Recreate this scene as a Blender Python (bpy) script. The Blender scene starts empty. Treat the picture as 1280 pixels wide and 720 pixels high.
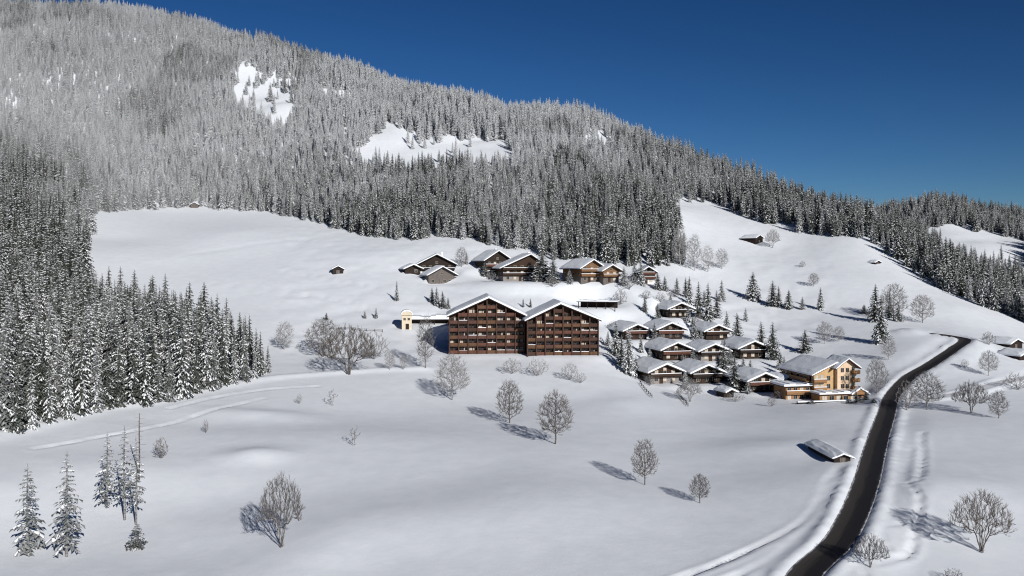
import bpy, math, random
import numpy as np
from mathutils import Vector

random.seed(4); RNG = np.random.default_rng(4)
D = bpy.data
sc = bpy.context.scene
col = sc.collection
R = math.radians
F, U0, V0 = 1108.0, 640.0, 330.0          # focal length and principal point in photo pixels (1280 wide)
SUN_AZ, SUN_EL = 27.0, 23.0               # sun behind the camera, to its right

# ------------------------------------------------------------------ terrain
CP = [
 # near field (u, v, distance)
 (0,720,130),(160,720,131),(350,685,140),(500,720,130),(640,720,129),(860,720,128),(1000,710,128),(1150,715,130),(1280,715,132),
 (35,690,141),(180,640,158),(320,600,172),(80,600,168),(200,560,190),(0,600,160),(440,640,155),(560,600,172),(420,560,194),
 (640,600,170),(700,555,203),(760,640,156),(860,640,157),(860,560,205),(960,600,172),(1040,620,160),(1085,600,166),(1150,640,151),
 (1225,690,138),(1280,600,172),(1200,560,196),(1100,540,215),(1280,530,222),(1200,500,256),(1280,470,300),
 (400,520,230),(500,522,234),(560,502,255),(640,520,239),(650,500,260),(650,479,275),(600,459,293),(700,459,293),(760,476,278),(740,500,258),(650,442,312),
 (560,442,313),(748,443,308),(780,500,254),(860,520,248),(940,518,250),(850,492,284),(1030,512,248),(1100,510,252),
 (0,548,187),(130,516,217),(230,495,240),(330,478,264),(420,470,275),(500,460,290),
 # grove and left forest
 (0,470,250),(120,440,285),(230,440,300),(120,400,345),(0,400,315),(0,300,440),(60,250,560),(0,200,660),(0,100,860),(-200,300,420),(-200,500,200),
 (-200,150,740),
 # meadow behind the grove
 (350,440,312),(420,440,318),(350,400,352),(420,400,358),(330,355,408),(420,340,430),(230,340,430),(150,300,500),(300,290,520),(400,310,480),(470,320,452),
 (180,262,610),(250,262,620),(320,264,610),(400,282,550),(450,294,515),
 (500,360,402),(480,410,345),(545,400,362),(560,320,458),(600,305,480),(540,348,420),(640,352,408),(740,352,408),(650,385,374),(700,330,448),(700,366,394),(760,404,366),
 (800,365,394),(850,332,480),(780,345,435),
 # village
 (830,480,300),(890,480,301),(960,490,292),(840,451,326),(900,451,328),(945,449,330),(800,425,346),(840,424,349),(895,424,352),(850,397,374),
 (1020,494,284),(1060,494,284),(980,440,345),(780,455,318),
 # slope on the right
 (1000,400,400),(1000,350,462),(1000,310,530),(900,360,452),(900,300,545),(870,330,485),(950,300,548),(940,400,398),(1090,430,345),(1100,400,385),(1090,350,450),
 (1110,490,272),(1160,440,322),(1200,418,350),(1180,455,305),(1240,425,358),(1280,440,338),(1150,400,395),(1200,385,408),
 (850,252,650),(930,272,600),(1000,291,558),(1070,298,525),(1130,331,485),(1180,361,452),(1280,402,412),(1340,425,390),
 (1060,277,612),(1130,298,575),(1000,257,664),(940,230,722),(1230,394,560),(1280,402,540),(1180,360,620),(1300,368,660),
 (1220,325,820),(1220,290,900),(1280,330,800),(1290,302,890),(1180,264,985),(1280,288,985),(1140,280,940),(1350,310,980),
 # mountain
 (250,200,742),(250,100,940),(450,200,705),(450,140,850),(600,280,530),(600,200,695),(600,160,800),(700,250,575),(700,200,690),(800,250,590),(800,205,730),(330,140,840),
 (0,10,1060),(100,18,1085),(250,34,1105),(400,84,1055),(520,117,1005),(640,149,962),(700,163,930),(760,175,890),(860,203,805),(-200,5,1040)]
cw = []
for u, v, d in CP:
    cw.append(((u-U0)/F*d, d, -(v-V0)/F*d))
# behind the skyline the land falls away again; behind the camera the valley goes on
for u, v, d, dz in [(-200,5,1040,60),(0,10,1060,70),(250,34,1105,70),(400,84,1055,70),(520,117,1005,60),(640,143,962,60),(760,166,905,60),(860,200,805,45),
                    (940,230,722,30),(1000,257,664,30),(1060,277,612,22),(1180,264,985,50),(1280,288,985,40)]:
    e = d*1.22
    cw.append(((u-U0)/F*e, e, -(v-V0)/F*d-dz))
cw += [(-60,-80,-50),(90,-80,-50),(-180,60,-50),(180,60,-48),(0,60,-49),(-900,1700,60),(0,1800,40),(900,1700,-40),(700,900,-10),(-900,800,110)]
cw = np.array(cw)
SC = 300.0
TPP = cw[:, :2]/SC
def tps_k(r2):
    return np.where(r2 > 1e-12, 0.5*r2*np.log(np.maximum(r2, 1e-12)), 0.0)
TPN = len(TPP)
K = tps_k(((TPP[:, None]-TPP[None])**2).sum(-1)) + np.eye(TPN)*0.0012
A = np.zeros((TPN+3, TPN+3)); A[:TPN, :TPN] = K; A[:TPN, TPN] = 1; A[:TPN, TPN+1:] = TPP; A[TPN, :TPN] = 1; A[TPN+1:, :TPN] = TPP.T
TPW = np.linalg.solve(A, np.concatenate([cw[:, 2], np.zeros(3)]))
def H0(x, y):
    x = np.atleast_1d(np.asarray(x, float)); y = np.atleast_1d(np.asarray(y, float))
    out = np.empty(x.shape)
    for i in range(0, x.size, 20000):
        q = np.stack([x.ravel()[i:i+20000], y.ravel()[i:i+20000]], 1)/SC
        r2 = ((q[:, None]-TPP[None])**2).sum(-1)
        out.ravel()[i:i+20000] = tps_k(r2) @ TPW[:TPN] + TPW[TPN] + q @ TPW[TPN+1:]
    return out
def vnoise(x, y, seed=0):
    xi = np.floor(x).astype(np.int64); yi = np.floor(y).astype(np.int64)
    fx = x-xi; fy = y-yi; fx = fx*fx*(3-2*fx); fy = fy*fy*(3-2*fy)
    def h(a, b):
        v = (a*374761393 + b*668265263 + seed*974634777) & 0x7fffffff
        v = ((v ^ (v >> 13))*1274126177) & 0x7fffffff
        return ((v ^ (v >> 16)) & 0xffff)/65535.0
    return (h(xi, yi)*(1-fx)+h(xi+1, yi)*fx)*(1-fy) + (h(xi, yi+1)*(1-fx)+h(xi+1, yi+1)*fx)*fy
def sstep(a, b, t):
    t = np.clip((t-a)/(b-a), 0, 1); return t*t*(3-2*t)
YS = np.concatenate([np.arange(60, 500, 0.4), np.arange(500, 1300, 1.0)])
def at0(u, v, fn=H0):
    zr = -(v-V0)/F*YS; h = fn((u-U0)/F*YS, YS)
    below = zr < h
    k = int(np.argmax(below)) if below.any() else len(YS)-1
    if k == 0: y = YS[0]
    else:
        a = zr[k-1]-h[k-1]; b = zr[k]-h[k]; y = YS[k-1]+(YS[k]-YS[k-1])*a/(a-b+1e-9)
    return (u-U0)/F*y, y
def poly_px(pts, fn=H0): return np.array([at0(u, v, fn) for u, v in pts])
def smooth_path(pts, step=1.5):
    pts = np.asarray(pts, float)
    ext = np.vstack([2*pts[0]-pts[1], pts, 2*pts[-1]-pts[-2]])
    out = []
    for i in range(1, len(ext)-2):
        p0, p1, p2, p3 = ext[i-1:i+3]
        m = max(2, int(np.linalg.norm(p2-p1)/step))
        for t in np.arange(m)/m:
            out.append(0.5*((2*p1)+(p2-p0)*t+(2*p0-5*p1+4*p2-p3)*t*t+(3*p1-p0-3*p2+p3)*t**3))
    out.append(pts[-1]); return np.array(out)
def path_near(x, y, path, reach):
    """distance to a path, index of the nearest point (only inside reach of its box)"""
    d = np.full(x.shape, 1e9); k = np.zeros(x.shape, int)
    m = (x > path[:, 0].min()-reach) & (x < path[:, 0].max()+reach) & (y > path[:, 1].min()-reach) & (y < path[:, 1].max()+reach)
    idx = np.nonzero(m)[0]
    for i in range(0, len(idx), 20000):
        j = idx[i:i+20000]
        dd = (x[j, None]-path[None, :, 0])**2 + (y[j, None]-path[None, :, 1])**2
        k[j] = dd.argmin(1); d[j] = np.sqrt(dd.min(1))
    return d, k

# road centre line, read where it lies on the land
road_pts = poly_px([(1002,722),(1046,682),(1069,640),(1085,592),(1097,551),(1107,520),(1116,494),(1136,473),(1166,453),(1194,435),(1206,424.5)])
road_pts = np.vstack([[(20,75),(31,102)], road_pts, [road_pts[-1]+(-2.5,10), road_pts[-1]+(-8,15), road_pts[-1]+(-15,17)]])
ROAD = smooth_path(road_pts, 1.2)
ROADZ = H0(ROAD[:, 0], ROAD[:, 1]); kk = np.ones(41)/41
ROADZ = np.convolve(np.pad(ROADZ, 20, mode='edge'), kk, 'valid')
ROAD_HW = 2.35
SIDE = smooth_path(poly_px([(1128,500),(1175,496),(1215,488),(1250,478),(1300,466)]), 1.5)
SIDEZ = H0(SIDE[:, 0], SIDE[:, 1])
TRACKS = [smooth_path(poly_px(p), 1.0) for p in (
 [(40,560),(110,548),(190,534),(270,514),(330,498)],[(212,512),(280,496),(340,486),(400,482)],[(345,338),(430,352),(500,364)],[(230,352),(330,362),(430,376),(480,392)],
 [(840,728),(900,704),(960,676),(1005,650),(1026,622),(1034,600),(1046,583)],
 [(900,728),(950,704),(1000,670),(1030,640),(1040,612),(1048,585)],
 [(1140,556),(1132,590),(1135,604),(1150,622),(1146,650),(1138,690),(1120,700),(1098,708)],
 [(1152,540),(1153,570),(1150,598),(1138,603),(1110,600)],
 [(1110,600),(1114,620),(1124,640)],
 [(1098,662),(1120,658),(1140,652)],[(1098,662),(1110,690)],
 [(1046,716),(1052,708),(1078,706),(1080,720)])]
BANKLINE = smooth_path(poly_px([(-40,556),(0,544),(60,530),(130,512),(190,504),(260,488),(330,474),(400,467),(470,462),(530,461)]), 2)
HIKE = smooth_path(poly_px([(235,318),(300,308),(360,301),(402,297)]), 2)
BUMPS = [(*at0(u, v), bw, bh, bz) for u, v, bw, bh, bz in [(320,572,7,5,1.3),(292,622,12,10,-.6),(420,545,26,14,.7),(250,530,18,8,-.4),(585,600,30,16,-.6),(500,660,22,12,.9),(730,630,26,14,1.0),
    (880,590,20,14,-.4),(330,520,14,6,1.0),(150,590,14,10,1.0),(960,560,16,10,1.0),(1200,610,16,12,1.0),(1190,560,16,14,-.5),(400,690,8,10,.8),(250,690,14,8,-.4)]]
PADS = []          # (x, y, r_in, r_out, z) terraces cut for houses
def H(x, y):
    x = np.atleast_1d(np.asarray(x, float)); y = np.atleast_1d(np.asarray(y, float))
    z = H0(x, y)
    dist = np.maximum(y, 60)
    z += (vnoise(x/46, y/46, 1)-.5)*.9 + (vnoise(x/17, y/17, 2)-.5)*.28 + (vnoise(x/4.5, y/4.5, 3)-.5)*.06
    for bx, by, bw, bh, bz in BUMPS: z += bz*np.exp(-((x-bx)/bw)**2-((y-by)/bh)**2)
    rough = sstep(270, 330, y)
    z += rough*((vnoise(x/7, y/6, 4)-.5)*.7 + (vnoise(x/2.6, y/2.2, 5)-.5)*.35)*np.clip(1.4-y/700, 0.1, 1)*np.where((x/dist > -.26) | (y > 620), 1, .12)*np.where(x/dist > .36, .25, 1)*np.where((x/dist > .10) & (x/dist < .30) & (y < 420), 1.7, 1)
    far = sstep(620, 800, y)
    z += far*((vnoise(x/70, y/70, 6)-.5)*14 + (vnoise(x/25, y/25, 7)-.5)*5)
    d, k = path_near(x, y, BANKLINE, 14)
    z += 0.75*np.exp(-(d/2.6)**2)
    d, k = path_near(x, y, HIKE, 6)
    z -= 0.55*np.exp(-(d/1.6)**2)
    for px, py, r0, r1, pz in PADS:
        dd = np.hypot(x-px, y-py); w = 1-sstep(r0, r1, dd)
        z = z*(1-w)+pz*w
    for t in TRACKS:
        d, k = path_near(x, y, t, 4)
        z += -0.6*np.exp(-(d/.5)**2)*(.5+.9*vnoise(x/1.3, y/1.3, 12)) + 0.13*np.exp(-((d-1.1)/.4)**2)
    d, k = path_near(x, y, SIDE, 9)
    w = 1-sstep(1.8, 5, d); z = z*(1-w)+(SIDEZ[k]-.1)*w + .55*np.exp(-((d-3.2)/1.0)**2)*(d < 8)
    d, k = path_near(x, y, ROAD, 16)
    w = 1-sstep(3.2, 12, d); z = z*(1-w)+(ROADZ[k]-.05)*w
    z -= 0.45*(1-sstep(2.1, 2.6, d))
    z += 2.2*np.exp(-(np.hypot(x-ROAD[-1][0]-2, y-ROAD[-1][1])/4.5)**2)
    lump = .32+.62*vnoise(x/1.7, y/1.7, 9)*vnoise(x/6, y/6, 10)*1.6
    z += lump*.8*np.exp(-((d-3.7)/.95)**2)*(d < 9)
    return z
def at(u, v):
    x, y = at0(u, v, H); return x, y, float(H(x, y)[0])
def px_m(y): return y/F            # metres covered by one photo pixel at that distance

# ------------------------------------------------------------------ materials
def mat(name, rough=.8, spec=.3):
    m = D.materials.new(name); m.use_nodes = True
    nt = m.node_tree; b = nt.nodes['Principled BSDF']
    b.inputs['Roughness'].default_value = rough; b.inputs['Specular IOR Level'].default_value = spec
    return m, nt, b
def N(nt, t, **kw):
    nd = nt.nodes.new(t)
    for k, v in kw.items():
        if k in nd.inputs: nd.inputs[k].default_value = v
        else: setattr(nd, k, v)
    return nd
def ramp(nt, stops):
    r = nt.nodes.new('ShaderNodeValToRGB'); e = r.color_ramp.elements
    e[0].position, e[0].color = stops[0][0], (*stops[0][1], 1)
    e[1].position, e[1].color = stops[-1][0], (*stops[-1][1], 1)
    for p, c in stops[1:-1]:
        k = e.new(p); k.color = (*c, 1)
    return r
def noisy(name, c0, c1, scale=3, detail=6, rough=.8, spec=.3, stretch=(1,1,1), bump=0.0, coord='Object', lo=.3, hi=.7):
    m, nt, b = mat(name, rough, spec)
    tc = N(nt, 'ShaderNodeTexCoord'); mp = N(nt, 'ShaderNodeMapping'); mp.inputs['Scale'].default_value = stretch
    nz = N(nt, 'ShaderNodeTexNoise', Scale=scale, Detail=detail)
    nt.links.new(tc.outputs[coord], mp.inputs[0]); nt.links.new(mp.outputs[0], nz.inputs['Vector'])
    r = ramp(nt, [(lo, c0), (hi, c1)])
    nt.links.new(nz.outputs['Fac'], r.inputs[0]); nt.links.new(r.outputs[0], b.inputs['Base Color'])
    if bump:
        bp = N(nt, 'ShaderNodeBump', Strength=bump, Distance=.1)
        nt.links.new(nz.outputs['Fac'], bp.inputs['Height']); nt.links.new(bp.outputs[0], b.inputs['Normal'])
    return m
def snow_mat(name, c0=(.745,.775,.815), c1=(.815,.84,.875), s=.25, bump=.16):
    m, nt, b = mat(name, .55, .25)
    g = N(nt, 'ShaderNodeNewGeometry')
    n1 = N(nt, 'ShaderNodeTexNoise', Scale=s, Detail=8, Roughness=.62)
    n2 = N(nt, 'ShaderNodeTexNoise', Scale=s*9, Detail=6, Roughness=.7)
    for q in (n1, n2): nt.links.new(g.outputs['Position'], q.inputs['Vector'])
    r = ramp(nt, [(.3, c0), (.7, c1)]); nt.links.new(n1.outputs['Fac'], r.inputs[0]); nt.links.new(r.outputs[0], b.inputs['Base Color'])
    ad = N(nt, 'ShaderNodeMath', operation='ADD'); nt.links.new(n1.outputs['Fac'], ad.inputs[0])
    ml = N(nt, 'ShaderNodeMath', operation='MULTIPLY'); ml.inputs[1].default_value = .22
    nt.links.new(n2.outputs['Fac'], ml.inputs[0]); nt.links.new(ml.outputs[0], ad.inputs[1])
    bp = N(nt, 'ShaderNodeBump', Strength=bump, Distance=.5)
    nt.links.new(ad.outputs[0], bp.inputs['Height']); nt.links.new(bp.outputs[0], b.inputs['Normal'])
    return m
def planks(name, c0, c1, axis='Z', width=.22, rough=.75):
    """boards: a wave for the joints and noise along the grain"""
    m, nt, b = mat(name, rough, .25)
    tc = N(nt, 'ShaderNodeTexCoord')
    st = (1,1,14) if axis == 'Z' else (14,14,1)
    mp = N(nt, 'ShaderNodeMapping'); mp.inputs['Scale'].default_value = st
    nz = N(nt, 'ShaderNodeTexNoise', Scale=.35, Detail=5, Roughness=.7)
    nt.links.new(tc.outputs['Object'], mp.inputs[0]); nt.links.new(mp.outputs[0], nz.inputs['Vector'])
    r = ramp(nt, [(.3, c0), (.72, c1)]); nt.links.new(nz.outputs['Fac'], r.inputs[0])
    wv = N(nt, 'ShaderNodeTexWave', wave_type='BANDS', bands_direction=axis); wv.inputs['Scale'].default_value = .314/width
    nt.links.new(tc.outputs['Object'], wv.inputs['Vector'])
    rr = ramp(nt, [(.0, (.35,.35,.35)), (.12, (1,1,1))]); nt.links.new(wv.outputs['Fac'], rr.inputs[0])
    mx = N(nt, 'ShaderNodeMix', data_type='RGBA', blend_type='MULTIPLY'); mx.inputs[0].default_value = 1
    nt.links.new(r.outputs[0], mx.inputs[6]); nt.links.new(rr.outputs[0], mx.inputs[7]); nt.links.new(mx.outputs[2], b.inputs['Base Color'])
    return m
M = {}
M['snow'] = snow_mat('field_snow')
M['roofsnow'] = snow_mat('roof_snow', s=.6, bump=.10)
M['branchsnow'] = noisy('branch_snow', (.70,.72,.75), (.84,.85,.86), 1.5)
M['darkwood'] = planks('dark_timber', (.012,.008,.0065), (.038,.023,.017))
M['chaletbrown'] = planks('chalet_timber', (.024,.013,.008), (.065,.035,.021))
M['honeywood'] = planks('honey_timber', (.12,.060,.028), (.26,.14,.066))
M['hotelwood'] = planks('hotel_timber', (.040,.020,.014), (.095,.048,.033))
M['redwood'] = planks('reddish_timber', (.070,.029,.020), (.155,.068,.045), 'X', .16)
M['brownwood'] = planks('brown_timber', (.075,.036,.020), (.17,.088,.048), 'X', .16)
M['plumwood'] = planks('plum_timber', (.06,.028,.022), (.13,.062,.048), 'X', .16)
M['ochrewood'] = planks('ochre_timber', (.20,.10,.045), (.40,.22,.10))
M['greywood'] = planks('weathered_timber', (.075,.062,.055), (.19,.165,.15), 'X', .2)
M['roof'] = noisy('roof_shingle', (.03,.025,.022), (.07,.058,.05), 6)
M['cream'] = noisy('cream_plaster', (.54,.46,.34), (.64,.56,.43), 1.2)
M['peach'] = noisy('peach_plaster', (.60,.43,.29), (.70,.52,.36), 1.2)
M['amber'] = noisy('amber_plaster', (.42,.27,.13), (.55,.36,.18), 1.2)
M['white'] = noisy('white_plaster', (.62,.61,.58), (.74,.73,.70), 1.5)
M['curtain'] = noisy('pale_curtain', (.36,.31,.25), (.62,.56,.48), 2, stretch=(6,6,.6))
M['stone'] = noisy('rubble_stone', (.14,.125,.12), (.30,.275,.26), 5, bump=.5)
m, nt, b = mat('window_glass', .08, .6); b.inputs['Base Color'].default_value = (.018,.022,.028,1); M['glass'] = m
m, nt, b = mat('dark_metal', .5, .5); b.inputs['Base Color'].default_value = (.04,.04,.042,1); M['metal'] = m
M['frame'] = noisy('window_frame', (.30,.25,.19), (.42,.36,.28), 3)

def tree_mat(name, c0, c1, white, base, gain, nscale):
    """bark or needles with rime on them: how much comes from the tree ('frost'), the noise and the upward side"""
    m, nt, b = mat(name, .85, .15)
    tc = N(nt, 'ShaderNodeTexCoord'); g = N(nt, 'ShaderNodeNewGeometry')
    nz = N(nt, 'ShaderNodeTexNoise', Scale=nscale, Detail=4, Roughness=.65); nt.links.new(tc.outputs['Object'], nz.inputs['Vector'])
    r = ramp(nt, [(.3, c0), (.7, c1)]); nt.links.new(nz.outputs['Fac'], r.inputs[0])
    at_ = N(nt, 'ShaderNodeAttribute', attribute_type='INSTANCER', attribute_name='frost')
    n2 = N(nt, 'ShaderNodeTexNoise', Scale=nscale*1.7, Detail=5, Roughness=.7); nt.links.new(tc.outputs['Object'], n2.inputs['Vector'])
    def mth(op, a, bb):
        q = N(nt, 'ShaderNodeMath', operation=op)
        for i, s in enumerate((a, bb)):
            if isinstance(s, (int, float)): q.inputs[i].default_value = s
            else: nt.links.new(s, q.inputs[i])
        return q.outputs[0]
    a = mth('MULTIPLY_ADD', at_.outputs['Fac'], gain)      # frost*gain + base
    nt.nodes[-1].inputs[2].default_value = base
    c = mth('SUBTRACT', n2.outputs['Fac'], .5); c = mth('MULTIPLY', c, 1.6)
    s = mth('ADD', a, c)
    k = N(nt, 'ShaderNodeClamp'); nt.links.new(s, k.inputs[0])
    mx = N(nt, 'ShaderNodeMix', data_type='RGBA'); mx.inputs[7].default_value = (*white, 1)
    nt.links.new(k.outputs[0], mx.inputs[0]); nt.links.new(r.outputs[0], mx.inputs[6]); nt.links.new(mx.outputs[2], b.inputs['Base Color'])
    return m
M['needles'] = tree_mat('spruce_needles', (.016,.020,.014), (.045,.052,.036), (.74,.75,.77), -.02, .8, 1.1)
M['bark'] = tree_mat('frosted_bark', (.050,.040,.033), (.105,.088,.075), (.66,.66,.67), -.05, .85, 1.4)

# ------------------------------------------------------------------ mesh helpers
class MB:
    def __init__(s): s.v = []; s.f = []; s.m = []
    def quad(s, *p, m=0):
        i = len(s.v); s.v += [tuple(q) for q in p]; s.f.append(tuple(range(i, i+len(p)))); s.m.append(m)
    def box(s, x0, x1, y0, y1, z0, z1, m=0):
        i = len(s.v)
        s.v += [(x0,y0,z0),(x1,y0,z0),(x1,y1,z0),(x0,y1,z0),(x0,y0,z1),(x1,y0,z1),(x1,y1,z1),(x0,y1,z1)]
        for q in ((0,3,2,1),(4,5,6,7),(0,1,5,4),(1,2,6,5),(2,3,7,6),(3,0,4,7)):
            s.f.append(tuple(i+k for k in q)); s.m.append(m)
    def prism(s, prof, y0, y1, m=0):
        """outline prof [(x, z)] counter-clockwise seen from the front, drawn out from y0 to y1"""
        i = len(s.v); k = len(prof)
        s.v += [(x, y0, z) for x, z in prof] + [(x, y1, z) for x, z in prof]
        s.f.append(tuple(range(i, i+k))); s.f.append(tuple(range(i+2*k-1, i+k-1, -1)))
        s.m += [m, m]
        for a in range(k):
            b = (a+1) % k
            s.f.append((i+a, i+k+a, i+k+b, i+b)); s.m.append(m)
    def tube(s, pts, rad, sides=3, m=0, cap=False):
        pts = [Vector(p) for p in pts]; i0 = len(s.v)
        for k, p in enumerate(pts):
            d = (pts[min(k+1, len(pts)-1)]-pts[max(k-1, 0)])
            d = d.normalized() if d.length > 1e-6 else Vector((0,0,1))
            a = d.orthogonal().normalized(); b = d.cross(a)
            for q in range(sides):
                t = 2*math.pi*q/sides
                s.v.append(tuple(p+(a*math.cos(t)+b*math.sin(t))*rad[k]))
        for k in range(len(pts)-1):
            for q in range(sides):
                a = i0+k*sides+q; b = i0+k*sides+(q+1) % sides
                s.f.append((a, b, b+sides, a+sides)); s.m.append(m)
        if cap: s.f.append(tuple(i0+(len(pts)-1)*sides+q for q in range(sides))); s.m.append(m)
    def data(s, name, mats):
        me = D.meshes.new(name); me.from_pydata(s.v, [], s.f)
        for q in mats: me.materials.append(q)
        me.polygons.foreach_set('material_index', s.m); me.update(); return me
    def build(s, name, mats, parent=None):
        return obj(name, s.data(name, mats if isinstance(mats, list) else [mats]), parent)
def obj(name, data, parent=None):
    o = D.objects.new(name, data); col.objects.link(o)
    if parent: o.parent = parent
    return o
def tag(o, label=None, cat=None, group=None, kind=None):
    if label: o['label'] = label
    if cat: o['category'] = cat
    if group: o['group'] = group
    if kind: o['kind'] = kind
    return o
def empty(name, loc, yaw=0, label=None, cat=None, group=None):
    o = D.objects.new(name, None); col.objects.link(o); o.empty_display_size = .5
    o.location = loc; o.rotation_euler = (0, 0, R(yaw)); return tag(o, label, cat, group)

# ------------------------------------------------------------------ house parts
def roof_parts(mb_roof, mb_snow, W, y0, y1, ze, zr, ov, th=.35, sn=.7, apex=0.0, m=0):
    """a gable roof over width W from y0 (front) to y1: two slabs joined at the ridge, snow lying on both"""
    hl = W/2+apex; hr = W/2-apex
    tl = (zr-ze)/hl; tr = (zr-ze)/hr
    xl = -W/2-ov; xr = W/2+ov; zl = ze-ov*tl; zr_ = ze-ov*tr
    mb_roof.prism([(xl, zl), (apex, zr), (xr, zr_), (xr, zr_+th), (apex, zr+th), (xl, zl+th)], y0, y1, m)
    # snow: rounded lips along eaves and verges, a softly sagging top
    K = 10; L = 7; rows = []
    for j in range(L+1):
        t = j/L; yy = y0-.12+(y1-y0+.24)*t
        e = min(t, 1-t)*L
        hh = sn*(.55 if e == 0 else .95 if e == 1 else 1)
        row = []
        for i in range(K+1):
            q = i/K
            if q <= .5: x = xl-.12+(apex-xl+.12)*(q/.5); z = zl+th+(zr-zl)*(q/.5)
            else: x = apex+(xr+.12-apex)*((q-.5)/.5); z = zr+th+(zr_-zr)*((q-.5)/.5)
            edge = min(i, K-i)
            k = hh*(.6 if edge == 0 else 1) + (random.random()-.5)*.12
            row.append((x, yy+(random.random()-.5)*.14, z+k))
        rows.append(row)
    i0 = len(mb_snow.v)
    for row in rows: mb_snow.v += row
    for j in range(L):
        for i in range(K):
            a = i0+j*(K+1)+i
            mb_snow.f.append((a, a+1, a+K+2, a+K+1)); mb_snow.m.append(0)
    # skirts down to the slab
    def skirt(idx, low):
        for a in range(len(idx)-1):
            p, q = mb_snow.v[idx[a]], mb_snow.v[idx[a+1]]
            mb_snow.quad(p, q, (q[0], q[1], low(q)), (p[0], p[1], low(p)))
    def base(p):
        x = min(max(p[0], xl), xr)
        return (zl+th+(zr-zl)*(x-xl)/(apex-xl) if x <= apex else zr+th+(zr_-zr)*(x-apex)/(xr-apex))-.06
    top = lambda j: [i0+j*(K+1)+i for i in range(K+1)]
    skirt(top(0), base); skirt(top(L), base)
    skirt([i0+j*(K+1) for j in range(L+1)], base); skirt([i0+j*(K+1)+K for j in range(L+1)], base)
def gable_wall(mb, W, y0, y1, z0, ze, zr, m=0, apex=0.0):
    mb.prism([(-W/2, z0), (W/2, z0), (W/2, ze), (apex, zr), (-W/2, ze)], y0, y1, m)
def window(par, x, y, z, w, h, curtain=False, side=None, fm='frame'):
    """a frame proud of the wall with its pane set in it; side 'L' puts it on the left wall (x is then along y)"""
    f = MB(); t = .09; e = .06
    if side is None:
        f.box(x-w/2-t, x-w/2, y-e, y+.05, z-t, z+h+t); f.box(x+w/2, x+w/2+t, y-e, y+.05, z-t, z+h+t)
        f.box(x-w/2, x+w/2, y-e, y+.05, z+h, z+h+t); f.box(x-w/2, x+w/2, y-e, y+.05, z-t, z)
        f.box(x-.03, x+.03, y-e+.01, y+.04, z, z+h)
    else:
        X, Y = y, x
        f.box(X-e, X+.05, Y-w/2-t, Y-w/2, z-t, z+h+t); f.box(X-e, X+.05, Y+w/2, Y+w/2+t, z-t, z+h+t)
        f.box(X-e, X+.05, Y-w/2, Y+w/2, z+h, z+h+t); f.box(X-e, X+.05, Y-w/2, Y+w/2, z-t, z)
    fo = f.build('window', M[fm], par)
    g = MB()
    if side is None: g.quad((x-w/2, y-.03, z), (x+w/2, y-.03, z), (x+w/2, y-.03, z+h), (x-w/2, y-.03, z+h))
    else: g.quad((y-.03, x+w/2, z), (y-.03, x-w/2, z), (y-.03, x-w/2, z+h), (y-.03, x+w/2, z+h))
    g.build('pane', M['curtain' if curtain else 'glass'], fo)
    return fo
def balcony(par, x0, x1, y0, y1, z, m, snow=True, rail=1.0):
    """slab, board parapet on the open sides and snow on the handrail; y1 is the wall"""
    s = MB(); s.box(x0, x1, y0, y1-.004, z-.18, z)
    s.box(x0, x1, y0-.03, y0+.05, z+.12, z+rail); s.box(x0-.02, x0+.06, y0+.05, y1-.004, z+.12, z+rail); s.box(x1-.06, x1+.02, y0+.05, y1-.004, z+.12, z+rail)
    for k in range(int((x1-x0)/1.8)+1):
        x = x0+.08+(x1-x0-.16)*k/max(1, int((x1-x0)/1.8)); s.box(x-.05, x+.05, y0+.05, y0+.12, z, z+rail)
    b = s.build('balcony', M[m], par)
    if snow:
        q = MB(); q.box(x0-.05, x1+.05, y0-.1, y0+.14, z+rail+.003, z+rail+.2); q.build('snow_cap', M['roofsnow'], b)
    return b
def chimney(par, x, y, z0, z1):
    c = MB(); c.box(x-.4, x+.4, y-.4, y+.4, z0, z1); c.box(x-.5, x+.5, y-.5, y+.5, z1+.002, z1+.15)
    o = c.build('chimney', M['white'], par)
    s = MB(); s.box(x-.48, x+.48, y-.48, y+.48, z1+.152, z1+.5); s.build('snow_cap', M['roofsnow'], o)
def door(par, x, y, z, w=1.1, h=2.1, m='chaletbrown'):
    d = MB(); d.box(x-w/2, x+w/2, y-.07, y+.04, z, z+h); d.box(x-w/2-.1, x-w/2, y-.1, y+.04, z, z+h+.1); d.box(x+w/2, x+w/2+.1, y-.1, y+.04, z, z+h+.1); d.box(x-w/2, x+w/2, y-.1, y+.04, z+h, z+h+.1)
    o = d.build('door', M[m], par)
    k = MB(); k.box(x+w/2-.2, x+w/2-.08, y-.13, y-.07, z+.98, z+1.05); k.build('handle', M['metal'], o)

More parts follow.
